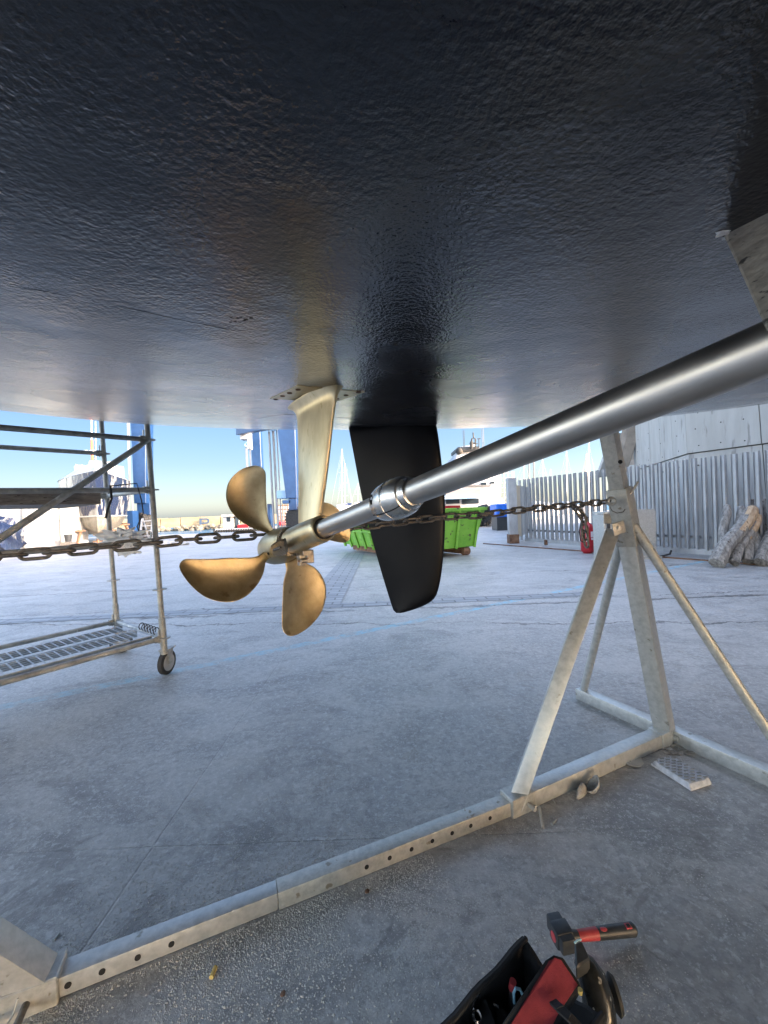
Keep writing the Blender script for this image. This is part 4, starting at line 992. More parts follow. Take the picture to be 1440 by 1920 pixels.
# ================================================================ GREEN SKIP
sk = G(760, 1044); sky_ = sk.y
skp = thing('waste_skip', 'bright green open steel skip with ribbed sides standing behind the rudder', 'skip', (sk.x, sky_, 0))
K0 = G(650, 1033); K1 = V((.635, 9.4, 0)); K2 = V((2.4, 10.6, 0)); K0.z = 0
zt_ = 1.2
sd1 = (K1 - K0); L1_ = sd1.length; sd1.normalize(); sn = V((sd1.y, -sd1.x, 0))
sd2 = (K2 - K1); L2_ = sd2.length; sd2.normalize()
def skp_pt(u, v, z):  # u along side, v along the end, flare with height
    return K0 + sd1 * u + V((-sn.x, -sn.y, 0)) * v + V((0, 0, z))
W_ = 1.95
# body: tapered tub
def tub(z0, z1, fl0, fl1, m, name, inner=.05):
    mb = MB()
    def rect(z, fl, ins=0):
        return [skp_pt(-fl + ins, -fl * .55 + ins, z), skp_pt(L1_ + ins * -1 + fl * .25, -fl * .55 + ins, z), skp_pt(L1_ + fl * .25 - ins, W_ + fl - ins, z), skp_pt(-fl + ins, W_ + fl - ins, z)]
    a_, b_, c_, d_ = rect(z0, fl0), rect(z1, fl1), rect(z1, fl1, inner), rect(z0 + .05, fl0, inner)
    vs = a_ + b_ + c_ + d_
    fs = []
    for g1, g2 in ((0, 4), (4, 8), (8, 12)):
        for k in range(4): fs.append((g1 + k, g1 + (k + 1) % 4, g2 + (k + 1) % 4, g2 + k))
    fs += [(3, 2, 1, 0), (12, 13, 14, 15)]
    mb.add(vs, fs); return mb.build(name, m, skp, bevel=.006)
tub(.22, zt_, .0, .38, GREEN, 'tub')
nrb = 9
for i in range(nrb):
    u = L1_ * i / (nrb - 1)
    mb = MB(); s_ = (i / (nrb - 1)); fl0 = 0; fl1 = .38
    lo = skp_pt(u * 1.0, -.02, .16); hi = skp_pt(-fl1 + (L1_ + fl1 * 1.25) * s_, -fl1 * .55 - .02, zt_)
    mb.beam(lo, hi, .07, .06); mb.build('rib', GREEN, skp, bevel=.006)
mb = MB(); mb.beam(skp_pt(-.40, -.235, zt_), skp_pt(L1_ + .12, -.235, zt_), .09, .09); mb.beam(skp_pt(-.40, -.19, zt_), skp_pt(-.4, W_ + .4, zt_), .09, .09); mb.beam(skp_pt(L1_ + .1, -.19, zt_), skp_pt(L1_ + .1, W_ + .4, zt_), .09, .09); mb.beam(skp_pt(-.4, W_ + .4, zt_), skp_pt(L1_ + .12, W_ + .4, zt_), .09, .09)
mb.build('rim', GREEN, skp, bevel=.01)
for i in range(4):
    v = .1 + (W_ - .1) * i / 3; mb = MB(); mb.beam(skp_pt(L1_ + .03, v, .2), skp_pt(L1_ + .12, v * 1.08, zt_), .07, .06); mb.build('rib', GREEN, skp, bevel=.006)
mb = MB(); mb.beam(skp_pt(-.19, -.13, .66), skp_pt(L1_ + .02, -.13, .66), .05, .035); mb.build('mid_rail', GREEN, skp)
mb = MB(); mb.box(0, 0, 0, 0, 0, 0) if False else mb.beam(skp_pt(.1, .25, .12), skp_pt(L1_, .25, .12), .14, .16); mb.beam(skp_pt(.1, W_ - .25, .12), skp_pt(L1_, W_ - .25, .12), .14, .16); mb.build('skid', RUST, skp)
for v in (.2, W_ - .2):
    mb = MB(); c_ = skp_pt(L1_ - .1, v, .11); mb.lathe(c_ - V((0, 0, 0)) - sn * .0, sn, [(-.09, .10), (-.085, .11), (.085, .11), (.09, .10)], 20); mb.build('roller', RUST, skp)
mb = MB(); mb.prism([skp_pt(L1_ - .30, .1, zt_), skp_pt(L1_ + .1, .1, zt_), skp_pt(L1_ + .12, .1, zt_ + .28)], -sn * -.05); mb.build('corner_gusset', GREEN, skp)
a_ = skp_pt(L1_ - .25, 1.75, zt_ + .06); sv = -sn
mb = MB(); mb.beam(a_ - sv * 1.1, a_, .05, .09); tag(mb.build('sign_board', RED), 'red board with white patches lying on top of the green skip', 'board')
mb = MB()
for k in range(14): mb.beam(a_ - sv * (1.25 - k * .06) - sd1 * .1 + V((0, 0, .06)), a_ - sv * (1.25 - k * .06) - sd1 * .1 + V((0, 0, .27)), .03, .03)
for z_ in (.08, .27): mb.beam(a_ - sv * 1.3 - sd1 * .1 + V((0, 0, z_)), a_ - sv * .4 - sd1 * .1 + V((0, 0, z_)), .03, .03)
tag(mb.build('wooden_crate', WHITEB), 'pale slatted crate sticking up out of the green skip', 'crate')

# ================================================================ TRAVEL LIFT
DL = 27.0
tl = thing('travel_lift', 'tall blue mobile boat hoist with slings and big rubber tyres on the quay', 'boat hoist', (-8, DL, 0))
def pb(mb, x0, y0, x1, y1, d, dep, yb=None):
    a_ = PY(x0, y0, d); b_ = PY(x1, y1, d)
    mb.box(min(a_.x, b_.x), max(a_.x, b_.x), d, d + dep, min(a_.z, b_.z), max(a_.z, b_.z)); return mb
def ptaper(mb, x0t, x1t, yt, x0b, x1b, yb, d, dep):
    q_ = [PY(x0b, yb, d), PY(x1b, yb, d), PY(x1t, yt, d), PY(x0t, yt, d)]; mb.prism(q_, (0, dep, 0)); return mb
LTOP = 560
for (xt0, xt1, xb0, xb1, yb, dd) in ((514, 549, 536, 557, 934, DL), ):
    mb = MB(); ptaper(mb, 490, 546, LTOP, xb0, xb1, yb, dd, .9); mb.build('leg', BLUE, tl, bevel=.03)
mb = MB(); ptaper(mb, 235, 273, LTOP + 10, 251, 273, 944, DL - 1, .9); mb.build('leg', BLUE, tl, bevel=.03)
mb = MB(); ptaper(mb, 452, 476, LTOP, 477, 493, 935, DL + 9, .7); mb.build('leg', BLUE, tl, bevel=.03)
mb = MB(); ptaper(mb, 258, 276, 700, 268, 279, 950, DL + 9, .7); mb.build('leg', BLUE, tl, bevel=.03)
mb = MB(); pb(mb, 235, LTOP - 30, 560, LTOP + 25, DL + .2, .9); mb.build('cross_beam', BLUE, tl, bevel=.03)
mb = MB(); pb(mb, 518, 920, 540, 934, DL + .9, 8.5); mb.build('side_beam', BLUEL, tl, bevel=.03)
mb = MB(); mb.beam(PY(448, 806, DL + 7), PY(505, 792, DL - .5), .5, .9); mb.build('trolley_beam', BLUE, tl, bevel=.03)
mb = MB(); pb(mb, 449, 808, 464, 823, DL + 6, .8); pb(mb, 462, 806, 470, 842, DL + 6.2, .5); mb.build('trolley', WHITEB, tl, bevel=.03)
for (xa, ya, xb, yb, n_) in ((462, 838, 468, 990, 2), (504, 800, 509, 992, 1), (512, 800, 517, 992, 1)):
    mb = MB(); a_ = PY(xa, ya, DL + 1); b_ = PY(xb + (5 if n_ == 1 else 0), yb, DL + 1)
    mb.beam(a_, b_, .17, .1); mb.beam(a_ + V((.22, .1, 0)), b_ + V((.22, .1, 0)), .10, .06); mb.build('sling', SLING, tl)
for (x0_, y0_) in ((507, 806), (514, 804), (463, 834), (468, 832)):
    mb = MB(); c_ = PY(x0_, y0_, DL + .8); ring(mb, c_, (0, 1, 0), .13, .05, 14); mb.build('pulley', BLUEL, tl)
def tyre(px_, py_, d, r, face=V((-.55, -.83, 0))):
    c_ = PY(px_, py_, d); c_.z = r
    face = face.normalized(); ax_ = face; mb = MB()
    mb.lathe(c_ - ax_ * .3, ax_, [(0, r * .55), (0, r * .9), (.08, r), (.52, r), (.6, r * .9), (.6, r * .55)], 40)
    for k in range(26):
        an_ = 2 * math.pi * k / 26; t_ = V((-ax_.y, ax_.x, 0)); o1 = t_ * math.cos(an_) + V((0, 0, 1)) * math.sin(an_)
        tg = -t_ * math.sin(an_) + V((0, 0, 1)) * math.cos(an_)
        mb.obox(c_ + o1 * r * 1.0 + ax_ * .14, ax_ * .13, tg * .045, o1 * .04); mb.obox(c_ + o1 * r * 1.0 - ax_ * .14 + tg * .08, ax_ * .13, tg * .045, o1 * .04)
    ty = mb.build('tyre', RUBBER, tl, smooth=30)
    mb = MB(); mb.lathe(c_ + ax_ * .15, ax_, [(0, r * .5), (.1, r * .56), (.12, r * .5), (.05, r * .3), (.10, r * .12)], 24); mb.build('wheel_rim', BLUE, ty)
tyre(556, 970, DL + .6, .86); tyre(290 - 22, 975, DL - .6, .86)
mb = MB(); pb(mb, 541, 934, 557, 956, DL + .1, .6); pb(mb, 529, 938, 545, 944, DL + .1, .5); mb.build('wheel_yoke', BLUE, tl, bevel=.03)
mb = MB(); pb(mb, 256, 944, 282, 965, DL - .9, .6); mb.build('wheel_yoke', BLUE, tl, bevel=.03)
mb = MB(); pb(mb, 501, 945, 508, 990, DL + 2, .6); mb.build('hydraulic_box', BLUE, tl)
mb = MB(); pb(mb, 238, 958, 250, 1000, DL - 2, .6); mb.build('hydraulic_box', BLUE, tl)
mb = MB()
for dx in (0, 3): mb.tube([PY(237 + dx, 700, DL - 1.3), PY(240 + dx, 850, DL - 1.3), PY(243 + dx * .5, 915, DL - 1.3), PY(241 + dx * 3, 960, DL - 1.3), PY(250, 990, DL - 1.3)], .03, 6)
mb.build('hydraulic_hose', SLING, tl)

# ================================================================ WRAPPED BOAT ON CRADLE, LEFT
DW = 21.0
wb = thing('wrapped_boat', 'bow-on navy boat wrapped in shiny plastic film standing on props at the quay', 'boat', (PY(180, 1000, DW).x, DW, 0))
def secs_hull(cx_px, D, stations, m_top, m_bot, name, L):
    pass
wb.rotation_euler.z = -math.atan2(wb.location.x, DW); WR = Matrix.Rotation(-wb.rotation_euler.z, 3, 'Z')
def WP(px_, py_, d_): return wb.location + WR @ (PY(px_, py_, d_) - wb.location)
zwl = PY(180, 968, DW).z; zdk = PY(180, 893, DW).z; zkl = PY(190, 1006, DW).z
xc = PY(181, 960, DW).x; hw = (PY(243, 900, DW).x - PY(118, 900, DW).x) / 2
def hullloft(xc, y0, L, hw, zk, zw, zd, n=20):
    top_, bot_ = MB(), MB(); Tv, Bv = [], []
    for i in range(n + 1):
        t = i / n; y = y0 + L * t; f_ = math.sin(min(1, t * 2.2) * math.pi / 2) ** .75
        rake = (1 - min(1, t * 3)) * -.0
        zb = zk + (1 - min(1, t * 4)) * .25
        for sgn in (-1, 1):
            pass
        prof_t = [(f_ * 1.0, zd + (1 - f_) * .25), (f_ * .97 if i else 0, (zd + zw) / 2), (f_ * .86, zw)]
        prof_b = [(f_ * .86, zw), (f_ * .66, zw + (zb - zw) * .55), (f_ * .30, zw + (zb - zw) * .85), (0, zb)]
        Tv.append([V((xc - a * hw, y - (.5 * (1 - f_)) * (z - zw) / (zd - zw), z)) for a, z in prof_t] + [V((xc + a * hw, y - (.5 * (1 - f_)) * (z - zw) / (zd - zw), z)) for a, z in prof_t[::-1]])
        Bv.append([V((xc - a * hw, y, z)) for a, z in prof_b] + [V((xc + a * hw, y, z)) for a, z in prof_b[-2::-1]])
    for mbx, vv in ((top_, Tv), (bot_, Bv)):
        k = len(vv[0]); mbx.add([p for r_ in vv for p in r_], [(i * k + j, i * k + j + 1, (i + 1) * k + j + 1, (i + 1) * k + j) for i in range(n) for j in range(k - 1)] + [tuple(n * k + j for j in range(k))])
    # deck cover
    return top_, bot_
tp_, bt_ = hullloft(xc, DW, 9, hw, zkl, zwl, zdk)
tp_.build('topsides', WRAP, wb, smooth=70); bt_.build('bottom', mat('plastic_over_antifouling', (.16, .14, .10), (.30, .275, .22), rough=.3, scale=3, bump=.04, bscale=6, spots=(.16, .15, .12), spotscale=4, spotcut=.6), wb, smooth=70)
mb = MB()
for i in range(13):
    t = i / 12
    for j in range(9):
        s_ = j / 8; f_ = math.sin(min(1, t * 2.2) * math.pi / 2) ** .75
        mb.v.append(V((xc + (s_ * 2 - 1) * hw * f_ * 1.02, DW + 9 * t - .45 * (1 - f_), zdk + .95 * (1 - abs(s_ * 2 - 1) ** 1.5) * min(1, .25 + t * 3) + (1 - f_) * .25 + .05 * noise.noise(V((t * 9, s_ * 7, 1))))))
mb.f = [(i * 9 + j, i * 9 + j + 1, (i + 1) * 9 + j + 1, (i + 1) * 9 + j) for i in range(12) for j in range(8)]
mb.build('deck_cover', WRAPW, wb, smooth=70)
mb = MB(); st_pts = [(-hw * .86 * math.sin(min(1, t * 2.2) * math.pi / 2) ** .75 - .02, DW + 9 * t) for t in [i / 20 for i in range(21)]]
pts_ = [V((xc + x_, y_, zwl)) for x_, y_ in st_pts[::-1]] + [V((xc - x_, y_, zwl)) for x_, y_ in st_pts]
mb.tube(pts_, .05, 6); mb.build('boot_stripe', WRAPW, wb)
for dx, dy in ((-1.6, 1.8), (1.5, 1.8), (-.8, .7), (.7, .8), (0, .9), (0, 4), (-1.6, 5), (1.6, 5)):
    mb = MB(); zt2 = zkl + .10 + abs(dx) * .32
    mb.tube([(xc + dx * 1.15, DW + dy, 0), (xc + dx * .9, DW + dy, zt2)], .06, 8); mb.box(xc + dx * .9 - .2, xc + dx * .9 + .2, DW + dy - .15, DW + dy + .15, zt2 - .06, zt2 + .03); mb.box(xc + dx * 1.15 - .25, xc + dx * 1.15 + .25, DW + dy - .2, DW + dy + .2, 0, .05)
    mb.build('prop', RUST, wb)
# wheelhouse + mast (part of that boat)
mb = MB(); mb.box(xc - 1.0, xc + 1.5, DW + 4, DW + 7, zdk + .3, zdk + 1.05); mb.box(xc - .3, xc + 1.0, DW + 4.5, DW + 6, zdk + 1.05, zdk + 1.4); mb.build('wheelhouse', WRAPW, wb, bevel=.08)
mb = MB(); a_ = WP(175, 905, DW + 5); b_ = WP(172, 825, DW + 5); mb.tube([a_, b_], .08, 8); mb.build('mast', ORANGE, wb)
mb = MB(); mb.tube([b_, WP(171, 740, DW + 5)], .05, 8); mb.tube([WP(180, 870, DW + 5), WP(179, 790, DW + 5)], .03, 6); mb.tube([WP(148, 851, DW + 5), WP(178, 851, DW + 5)], .03, 6); mb.build('mast_top', WHITE, wb)
mb = MB(); mb.lathe(WP(173, 849, DW + 4.9), (0, 0, 1), [(0, .12), (.05, .25), (.14, .25), (.18, .1)], 16); mb.lathe(WP(161, 850, DW + 4.9), (0, 0, 1), [(0, .03), (.12, .03), (.13, .16), (.2, .14)], 12); mb.build('radar', WHITE, wb)
mb = MB()
for (x_, yt_) in ((142, 870), (219, 868), (228, 892), (237, 898)): mb.tube([WP(x_ + 2, 905, DW + 6), WP(x_, yt_, DW + 6)], .025, 6)
mb.build('antenna', WHITE, wb)

# wrapped shed far left
sh = thing('sheeted_shed', 'white plastic sheeted shed on the quay at the far left edge', 'shed', (PY(30, 1000, 17).x, 17, 0))
D_s = 17.0
a_ = PY(-120, 930, D_s); b_ = PY(46, 1026, D_s); c_ = PY(80, 1020, D_s + 2)
zs = PY(40, 942, D_s).z
mb = MB(); mb.prism([(a_.x, D_s, 0.02), (b_.x, D_s, 0.02), (c_.x, D_s + 2, 0.02), (c_.x, D_s + 5, 0.02), (a_.x, D_s + 5, 0.02)], (0, 0, zs + .5)); mb.build('sheeting', WRAPW, sh, bevel=.05)
mb = MB()
for x_ in (b_.x + .02, b_.x - 1.6, b_.x - 3.0): mb.tube([(x_, D_s - .04, 0), (x_, D_s - .04, zs + .4)], .03, 6)
mb.build('frame_pole', WOODEDGE, sh)
mb = MB(); mb.blob((PY(5, 1000, D_s - 1).x, D_s - 1.2, .7), .75, 3, .7, 3, (1.2, .6, 1)); tag(mb.build('plastic_heap', WRAP, smooth=60), 'heap of crumpled plastic sheeting beside the white shed at the left edge', 'plastic sheeting')
# small scaffold left of the wrapped boat
s2 = thing('small_scaffold', 'thin blue-grey scaffold frame between the sheeted shed and the wrapped boat', 'scaffold', (PY(105, 1010, 20).x, 20, 0))
for (x_, yy_) in ((88, 20), (115, 20), (122, 20.8), (96, 20.8)):
    mb = MB(); p_ = PY(x_, 1015, yy_); mb.tube([(p_.x, yy_, 0), (p_.x, yy_, PY(x_, 945, yy_).z)], .03, 6); mb.build('frame_leg', TUBE, s2)
mb = MB()
for zpx in (948, 976, 984): mb.tube([PY(86, zpx, 20), PY(118, zpx, 20)], .025, 6); mb.tube([PY(96, zpx - 1, 20.8), PY(123, zpx - 1, 20.8)], .025, 6)
mb.tube([PY(88, 984, 20), PY(115, 948, 20)], .02, 6); mb.build('frame_rail', TUBE, s2)
bk = MB(); c_ = PY(128, 1010, 19.5); bk.lathe((c_.x, 19.5, 0.3), (0, 0, 1), [(0, .13), (.35, .17), (.35, .15), (.05, .12)], 16); tag(bk.build('bucket', DPLAST), 'dark bucket on the quay just left of the wrapped boat', 'bucket')
bs = MB(); bs.box(c_.x - .25, c_.x + .25, 19.3, 19.7, 0, .29); tag(bs.build('wooden_box', WOODEDGE, bevel=.01), 'small brown box under the dark bucket left of the wrapped boat', 'box')
# white step ladder and fender by the lift
ld = thing('step_ladder', 'white step ladder at the foot of the blue hoist leg', 'ladder', (PY(268, 1000, 19).x, 19, 0))
x0_, x1_ = PY(260, 990, 19).x, PY(280, 990, 19).x; zt3 = PY(268, 972, 19).z
mb = MB()
for x_ in (x0_, x1_): mb.beam((x_, 19, 0), (x_, 19.3, zt3), .06, .06); mb.beam((x_, 19.9, 0), (x_, 19.35, zt3), .05, .05)
mb.build('side_rail', WHITE, ld)
mb = MB()
for k in range(5): mb.box(x0_, x1_, 18.98 + k * .06, 19.12 + k * .06, .2 + k * .24, .24 + k * .24)
mb.build('tread', WHITE, ld)
fd2 = MB(); c_ = PY(251, 1003, 18.5); fd2.blob((c_.x, 18.5, .38), .38, 2, .15, 3, (.8, .6, 1)); tag(fd2.build('fender', WOODEDGE, smooth=60), 'round tan fender standing beside the white step ladder', 'fender')
gt2 = MB(); c_ = PY(237, 1000, 18.8); gt2.blob((c_.x, 18.8, .15), .22, 6, .4, 2, (1.4, .8, .7)); tag(gt2.build('green_bag', mat('teal_plastic', (.02, .32, .26), rough=.5)), 'teal plastic bag on the ground left of the tan fender', 'bag')
wt = MB(); c_ = PY(310, 1003, 18.4); wt.blob((c_.x - .1, 18.4, .02), .7, 8, .8, 3, (1.7, .8, .35), 3); tag(wt.build('plastic_sheet', WRAPW, smooth=60), 'crumpled clear plastic lying on the yard right of the near scaffold post', 'plastic sheet')

# ================================================================ BREAKWATER
wy = 78.0
bw_ = thing('breakwater', 'sunlit sandstone harbour breakwater wall with rock foot across the water', 'breakwater', (-40, wy, -1.2))
xa, xb = PY(-150, 970, wy + 6).x, PY(640, 970, wy - 4).x
ztw = PY(400, 968, wy).z
A0 = V((xa - 10, wy + 2, 0)); B0 = V((PY(470, 970, wy).x + 6, wy, 0))
nP = 22
for i in range(nP):
    p_ = A0.lerp(B0, i / nP); q_ = A0.lerp(B0, (i + 1) / nP - .002); h_ = ztw + random.uniform(-.06, .06)
    mb = MB(); mb.prism([V((p_.x, p_.y, -.55)), V((q_.x, q_.y, -.55)), V((q_.x, q_.y, h_)), V((p_.x, p_.y, h_))], (0, 3, 0)); mb.build('wall_block', WALLY, bw_, smooth=0)
mb = MB()
for i in range(420):
    t = random.random(); p_ = A0.lerp(B0, t); r_ = random.uniform(.3, .65)
    mb.blob((p_.x, p_.y - random.uniform(.1, 2.2), -1.15 + random.random() * .75), r_, i, .5, 1, (1.2, 1, .75))
mb.build('rock_foot', ROCK, bw_, smooth=0)
# letter P
pcx = PY(381, 974, wy - .1)
zp0, zp1 = PY(381, 989, wy).z, PY(381, 972, wy).z; hP = zp1 - zp0; xP = PY(375, 980, wy).x
mb = MB(); yq = wy - .12 + .35
mb.box(xP, xP + .42, yq, yq + .1, zp0, zp1)
outer = []; inner = []
rr_ = hP * .30; cz = zp1 - rr_; xr = xP + 1.35
for k in range(17):
    an_ = math.pi / 2 - math.pi * k / 16; outer.append((xr + rr_ * math.cos(an_) * 1.15, cz + rr_ * math.sin(an_))); inner.append((xr + (rr_ - .3) * math.cos(an_), cz + (rr_ - .28) * math.sin(an_)))
O_ = [(xP + .42, zp1)] + outer + [(xP + .42, cz - rr_)]; I_ = [(xP + .42, cz + rr_ - .28)] + inner + [(xP + .42, cz - rr_ + .28)]
vs = [(a, yq, z) for a, z in O_] + [(a, yq, z) for a, z in I_] + [(a, yq + .1, z) for a, z in O_] + [(a, yq + .1, z) for a, z in I_]; k = len(O_)
mb.add(vs, [(i, i + 1, k + i + 1, k + i) for i in range(k - 1)] + [(2 * k + i, 2 * k + i + 1, i + 1, i) for i in range(k - 1)])
pl_ = mb.build('painted_letter', PBLUE, bw_, smooth=0); pl_.location.y = -.5

# hut on barge
D_h = 40.0
ht = thing('work_barge', 'white work barge with a small deckhouse moored below the breakwater letter', 'boat', (PY(440, 990, D_h).x, D_h, -1.2))
zdk2 = PY(440, 990, D_h).z
mb = MB(); a_ = PY(402, 990, D_h); b_ = PY(505, 990, D_h); mb.box(a_.x, b_.x, D_h, D_h + 4, -1.3, zdk2 - .05); mb.build('hull', WHITEB, ht, bevel=.1)
mb = MB(); pb(mb, 417, 967, 436, 990, D_h + .5, 2); mb.build('deckhouse', WHITE, ht, bevel=.05)
mb = MB(); pb(mb, 425, 970, 432, 978, D_h + .47, .1); pb(mb, 436, 969, 443, 992, D_h + 1, .8); mb.build('window', GLASS, ht)
mb = MB(); pb(mb, 415, 965, 446, 968, D_h + .3, 2.4); mb.build('roof', WHITE, ht)
mb = MB(); pb(mb, 445, 984, 466, 990, D_h + .6, 1.5); mb.build('deck_locker', RED, ht, bevel=.05)
mb = MB()
for k in range(22): x_ = 402 + k * 4.6; p_ = PY(x_, 994, D_h - .1); mb.blob((p_.x, D_h - .12, zdk2 - .25), .13, k, .1, 1, (1, 1, 1.4))
mb.build('fender_row', RUBBER, ht)
# small white craft between slings
mbt = MB(); pb(mbt, 520, 950, 545, 985, 45, 3); tag(mbt.build('storage_hut', WHITEB, bevel=.1), 'pale hut behind the big blue-rimmed tyre of the hoist', 'hut')
s3 = MB()
for k in range(5): s3.tube([PY(521 + k * 4.5, 1000, 43), PY(521 + k * 4.5, 945, 43)], .05, 6)
for k in range(7): s3.tube([PY(519, 948 + k * 7, 43), PY(541, 948 + k * 7, 43)], .05, 6)
tag(s3.build('scaffold_rack', RUST), 'rust-red rack of tubes between the sling and the hoist tyre', 'rack')
rb = MB(); pb(rb, 522, 978, 530, 985, 41, 1); tag(rb.build('red_drum', RED, bevel=.05), 'red drum seen between the slings and the hoist tyre', 'drum')

# ================================================================ SAILING BOATS
def sailboat(px_, ytop, ydeck, D, label, m=MAST, spread=(), second=None, wpx=50, hullc=WHITE, group='sailing boats moored across the harbour', lean_=0):
    o_ = thing('sailing_boat', label, 'sailing boat', (PY(px_, ydeck, D).x, D, -1.2), group)
    c_ = PY(px_, ydeck, D); top_ = PY(px_ + lean_, ytop, D); r_ = max(.06, .62 * D / FPX)
    mb = MB(); mb.tube([c_, top_], [r_, r_ * .7], 8); mb.build('mast', m, o_)
    hl_ = wpx * D / FPX / 2
    mb = MB(); n_ = 14
    zd_ = c_.z; zz0 = min(-1.3, zd_ - .6)
    vs = []
    for i in range(n_ + 1):
        t = i / n_; x_ = c_.x - hl_ + 2 * hl_ * t; w_ = 1.6 * math.sin(math.pi * min(1, t * .9 + .12)) ** .6 if t < 1 else .05
        for s_ in (-1, 1): vs += [(x_, D + s_ * w_ * .6, zz0), (x_ + (.5 if t > .9 else 0), D + s_ * w_, zd_ + .1 * t)]
    fs = []
    for i in range(n_):
        a = i * 4; fs += [(a, a + 4, a + 5, a + 1), (a + 2, a + 3, a + 7, a + 6), (a + 1, a + 5, a + 7, a + 3)]
    fs += [(0, 1, 3, 2), (n_ * 4, n_ * 4 + 2, n_ * 4 + 3, n_ * 4 + 1)]
    mb.add(vs, fs); mb.build('hull', hullc, o_, smooth=40)
    mb = MB(); mb.box(c_.x - hl_ * .4, c_.x + hl_ * .3, D - .8, D + .8, zd_, zd_ + .5); mb.build('coachroof', WHITE, o_, bevel=.1)
    mb = MB(); rg_ = .00013 * D
    mb.tube([top_, V((c_.x - hl_ * .95, D, zd_ + .2))], rg_, 5); mb.tube([top_, V((c_.x + hl_ * .9, D, zd_ + .2))], rg_, 5)
    for f_ in spread:
        s_ = c_.lerp(top_, f_); wsp = 6 * D / FPX; mb.tube([s_ - V((wsp, 0, 0)), s_ + V((wsp, 0, 0))], rg_ * 1.2, 5)
        mb.tube([s_ - V((wsp, 0, 0)), top_.lerp(s_, .3)], rg_ * .7, 5); mb.tube([s_ + V((wsp, 0, 0)), V((c_.x + wsp, D, zd_))], rg_ * .7, 5)
    mb.build('rigging', m, o_)
    mb = MB(); bm_ = c_ + V((0, 0, 6 * D / FPX)); mb.tube([bm_, bm_ + V((hl_ * .75, 0, -.1))], max(.12, 1.1 * D / FPX), 6); mb.build('boom', NAVY if m is MAST else m, o_)
    return o_
sailboat(641, 842, 952, 60, 'tall white two-masted sailing boat moored left of the black rudder', spread=(.3, .6), wpx=44)
sailboat(647, 869, 950, 63, 'shorter mast with spreaders just right of the tallest white mast', spread=(.25, .55), wpx=34)
sailboat(671, 906, 947, 66, 'small white sailing boat seen hard against the rudder edge', spread=(.5,), wpx=30)
sailboat(982, 862, 952, 34, 'sailing boat with pale mast just right of the gate post', spread=(.6,), wpx=60)
sailboat(992, 782, 950, 38, 'sailing boat with the tallest dark mast rising above the shaft', m=MASTD, spread=(.75,), wpx=60)
sailboat(1001, 862, 950, 36, 'sailing boat with dark blue mast behind the left end of the fence', m=MASTD, spread=(.5, .8), wpx=50)
sailboat(1017, 860, 950, 42, 'pale thick mast with furled sail rising behind the slat fence', spread=(.7,), wpx=50)
sailboat(1032, 880, 950, 52, 'shortest thin mast seen over the slat fence', spread=(), wpx=30)
sailboat(1062, 846, 948, 46, 'white mast with radar bracket over the middle of the slat fence', spread=(.62,), wpx=50)
o_ = sailboat(1104, 830, 946, 48, 'white mast with a folded sail close left of the stand post', spread=(.45,), wpx=50)
mb = MB(); mb.prism([PY(1096, 905, 48), PY(1110, 905, 48), PY(1103, 850, 48), PY(1101, 850, 48)], (0, .3, 0)); s_ = mb.build('folded_sail', BEIGE, None); s_.parent = o_; s_.matrix_parent_inverse = Matrix.Translation(-o_.location)

# ================================================================ YACHT AT RIGHT
DY = 36.0
yt = thing('white_yacht', 'big white motor yacht with black radar mast behind the shaft and green skip', 'yacht', (PY(880, 980, DY).x, DY, -1.2))
def yb(name, rects, m, dep, d0=0, bev=.08):
    mb = MB()
    for r_ in rects: pb(mb, *r_, DY + d0, dep)
    return mb.build(name, m, yt, bevel=bev)
mb = MB(); q_ = [PY(815, 990, DY), PY(938, 990, DY), PY(945, 935, DY), PY(800, 935, DY)]; mb.prism(q_, (0, 6, 0)); mb.build('hull', WHITEB, yt, bevel=.1)
yb('lower_deckhouse', [(810, 893, 938, 936)], WHITEB, 5, .3); 
mb = MB(); mb.prism([PY(838, 912, DY), PY(925, 912, DY), PY(912, 862, DY), PY(855, 850, DY)], (0, 4, 0)); mb.build('upper_deckhouse', WHITE, yt, bevel=.15)
mb = MB(); mb.prism([PY(852, 865, DY + .8), PY(905, 865, DY + .8), PY(892, 832, DY + .8), PY(860, 838, DY + .8)], (0, 3, 0)); mb.build('flybridge', WHITE, yt, bevel=.15)
yb('awning', [(832, 930, 902, 933.5)], BLUEL, 2.5, -2, .02); yb('side_deck_roof', [(835, 918, 902, 928)], mat('brown_grey_canopy', (.20, .18, .17), rough=.8), 2, -1, .05)
yb('window', [(836, 936, 862, 944), (866, 936, 898, 944)], GLASS, .1, -.05, 0)
mb = MB(); pb(mb, 857, 838, 900, 845, DY + .3, 3.4); mb.build('radar_arch', DPLAST, yt, bevel=.1)
mb = MB(); mb.blob(PY(861, 846, DY + .1), .33, 1, .02, 3); mb.build('radome', RUBBER, yt, smooth=60)
mb = MB(); mb.tube([PY(884, 840, DY), PY(884, 828, DY)], .14, 10); ring(mb, PY(888, 826, DY), (0, 1, 0), .22, .04); mb.tube([PY(884, 842, DY), PY(885, 822, DY)], .06, 6); mb.tube([PY(892, 842, DY), PY(891, 822, DY)], .06, 6); mb.tube([PY(880, 832, DY), PY(896, 832, DY)], .04, 6); mb.tube([PY(888, 822, DY), PY(887, 811, DY)], .06, 6); mb.tube([PY(898, 840, DY), PY(898, 823, DY)], .04, 6); mb.tube([PY(895, 823, DY), PY(901, 822, DY)], .04, 6); mb.build('signal_mast', RUBBER, yt)
mb = MB()
for x_, y_ in ((868, 807), (870, 806), (903, 803), (906, 803)): mb.tube([PY(x_ + 1.5, 845, DY), PY(x_, y_, DY)], .025, 5)
mb.build('whip_antenna', DPLAST, yt)
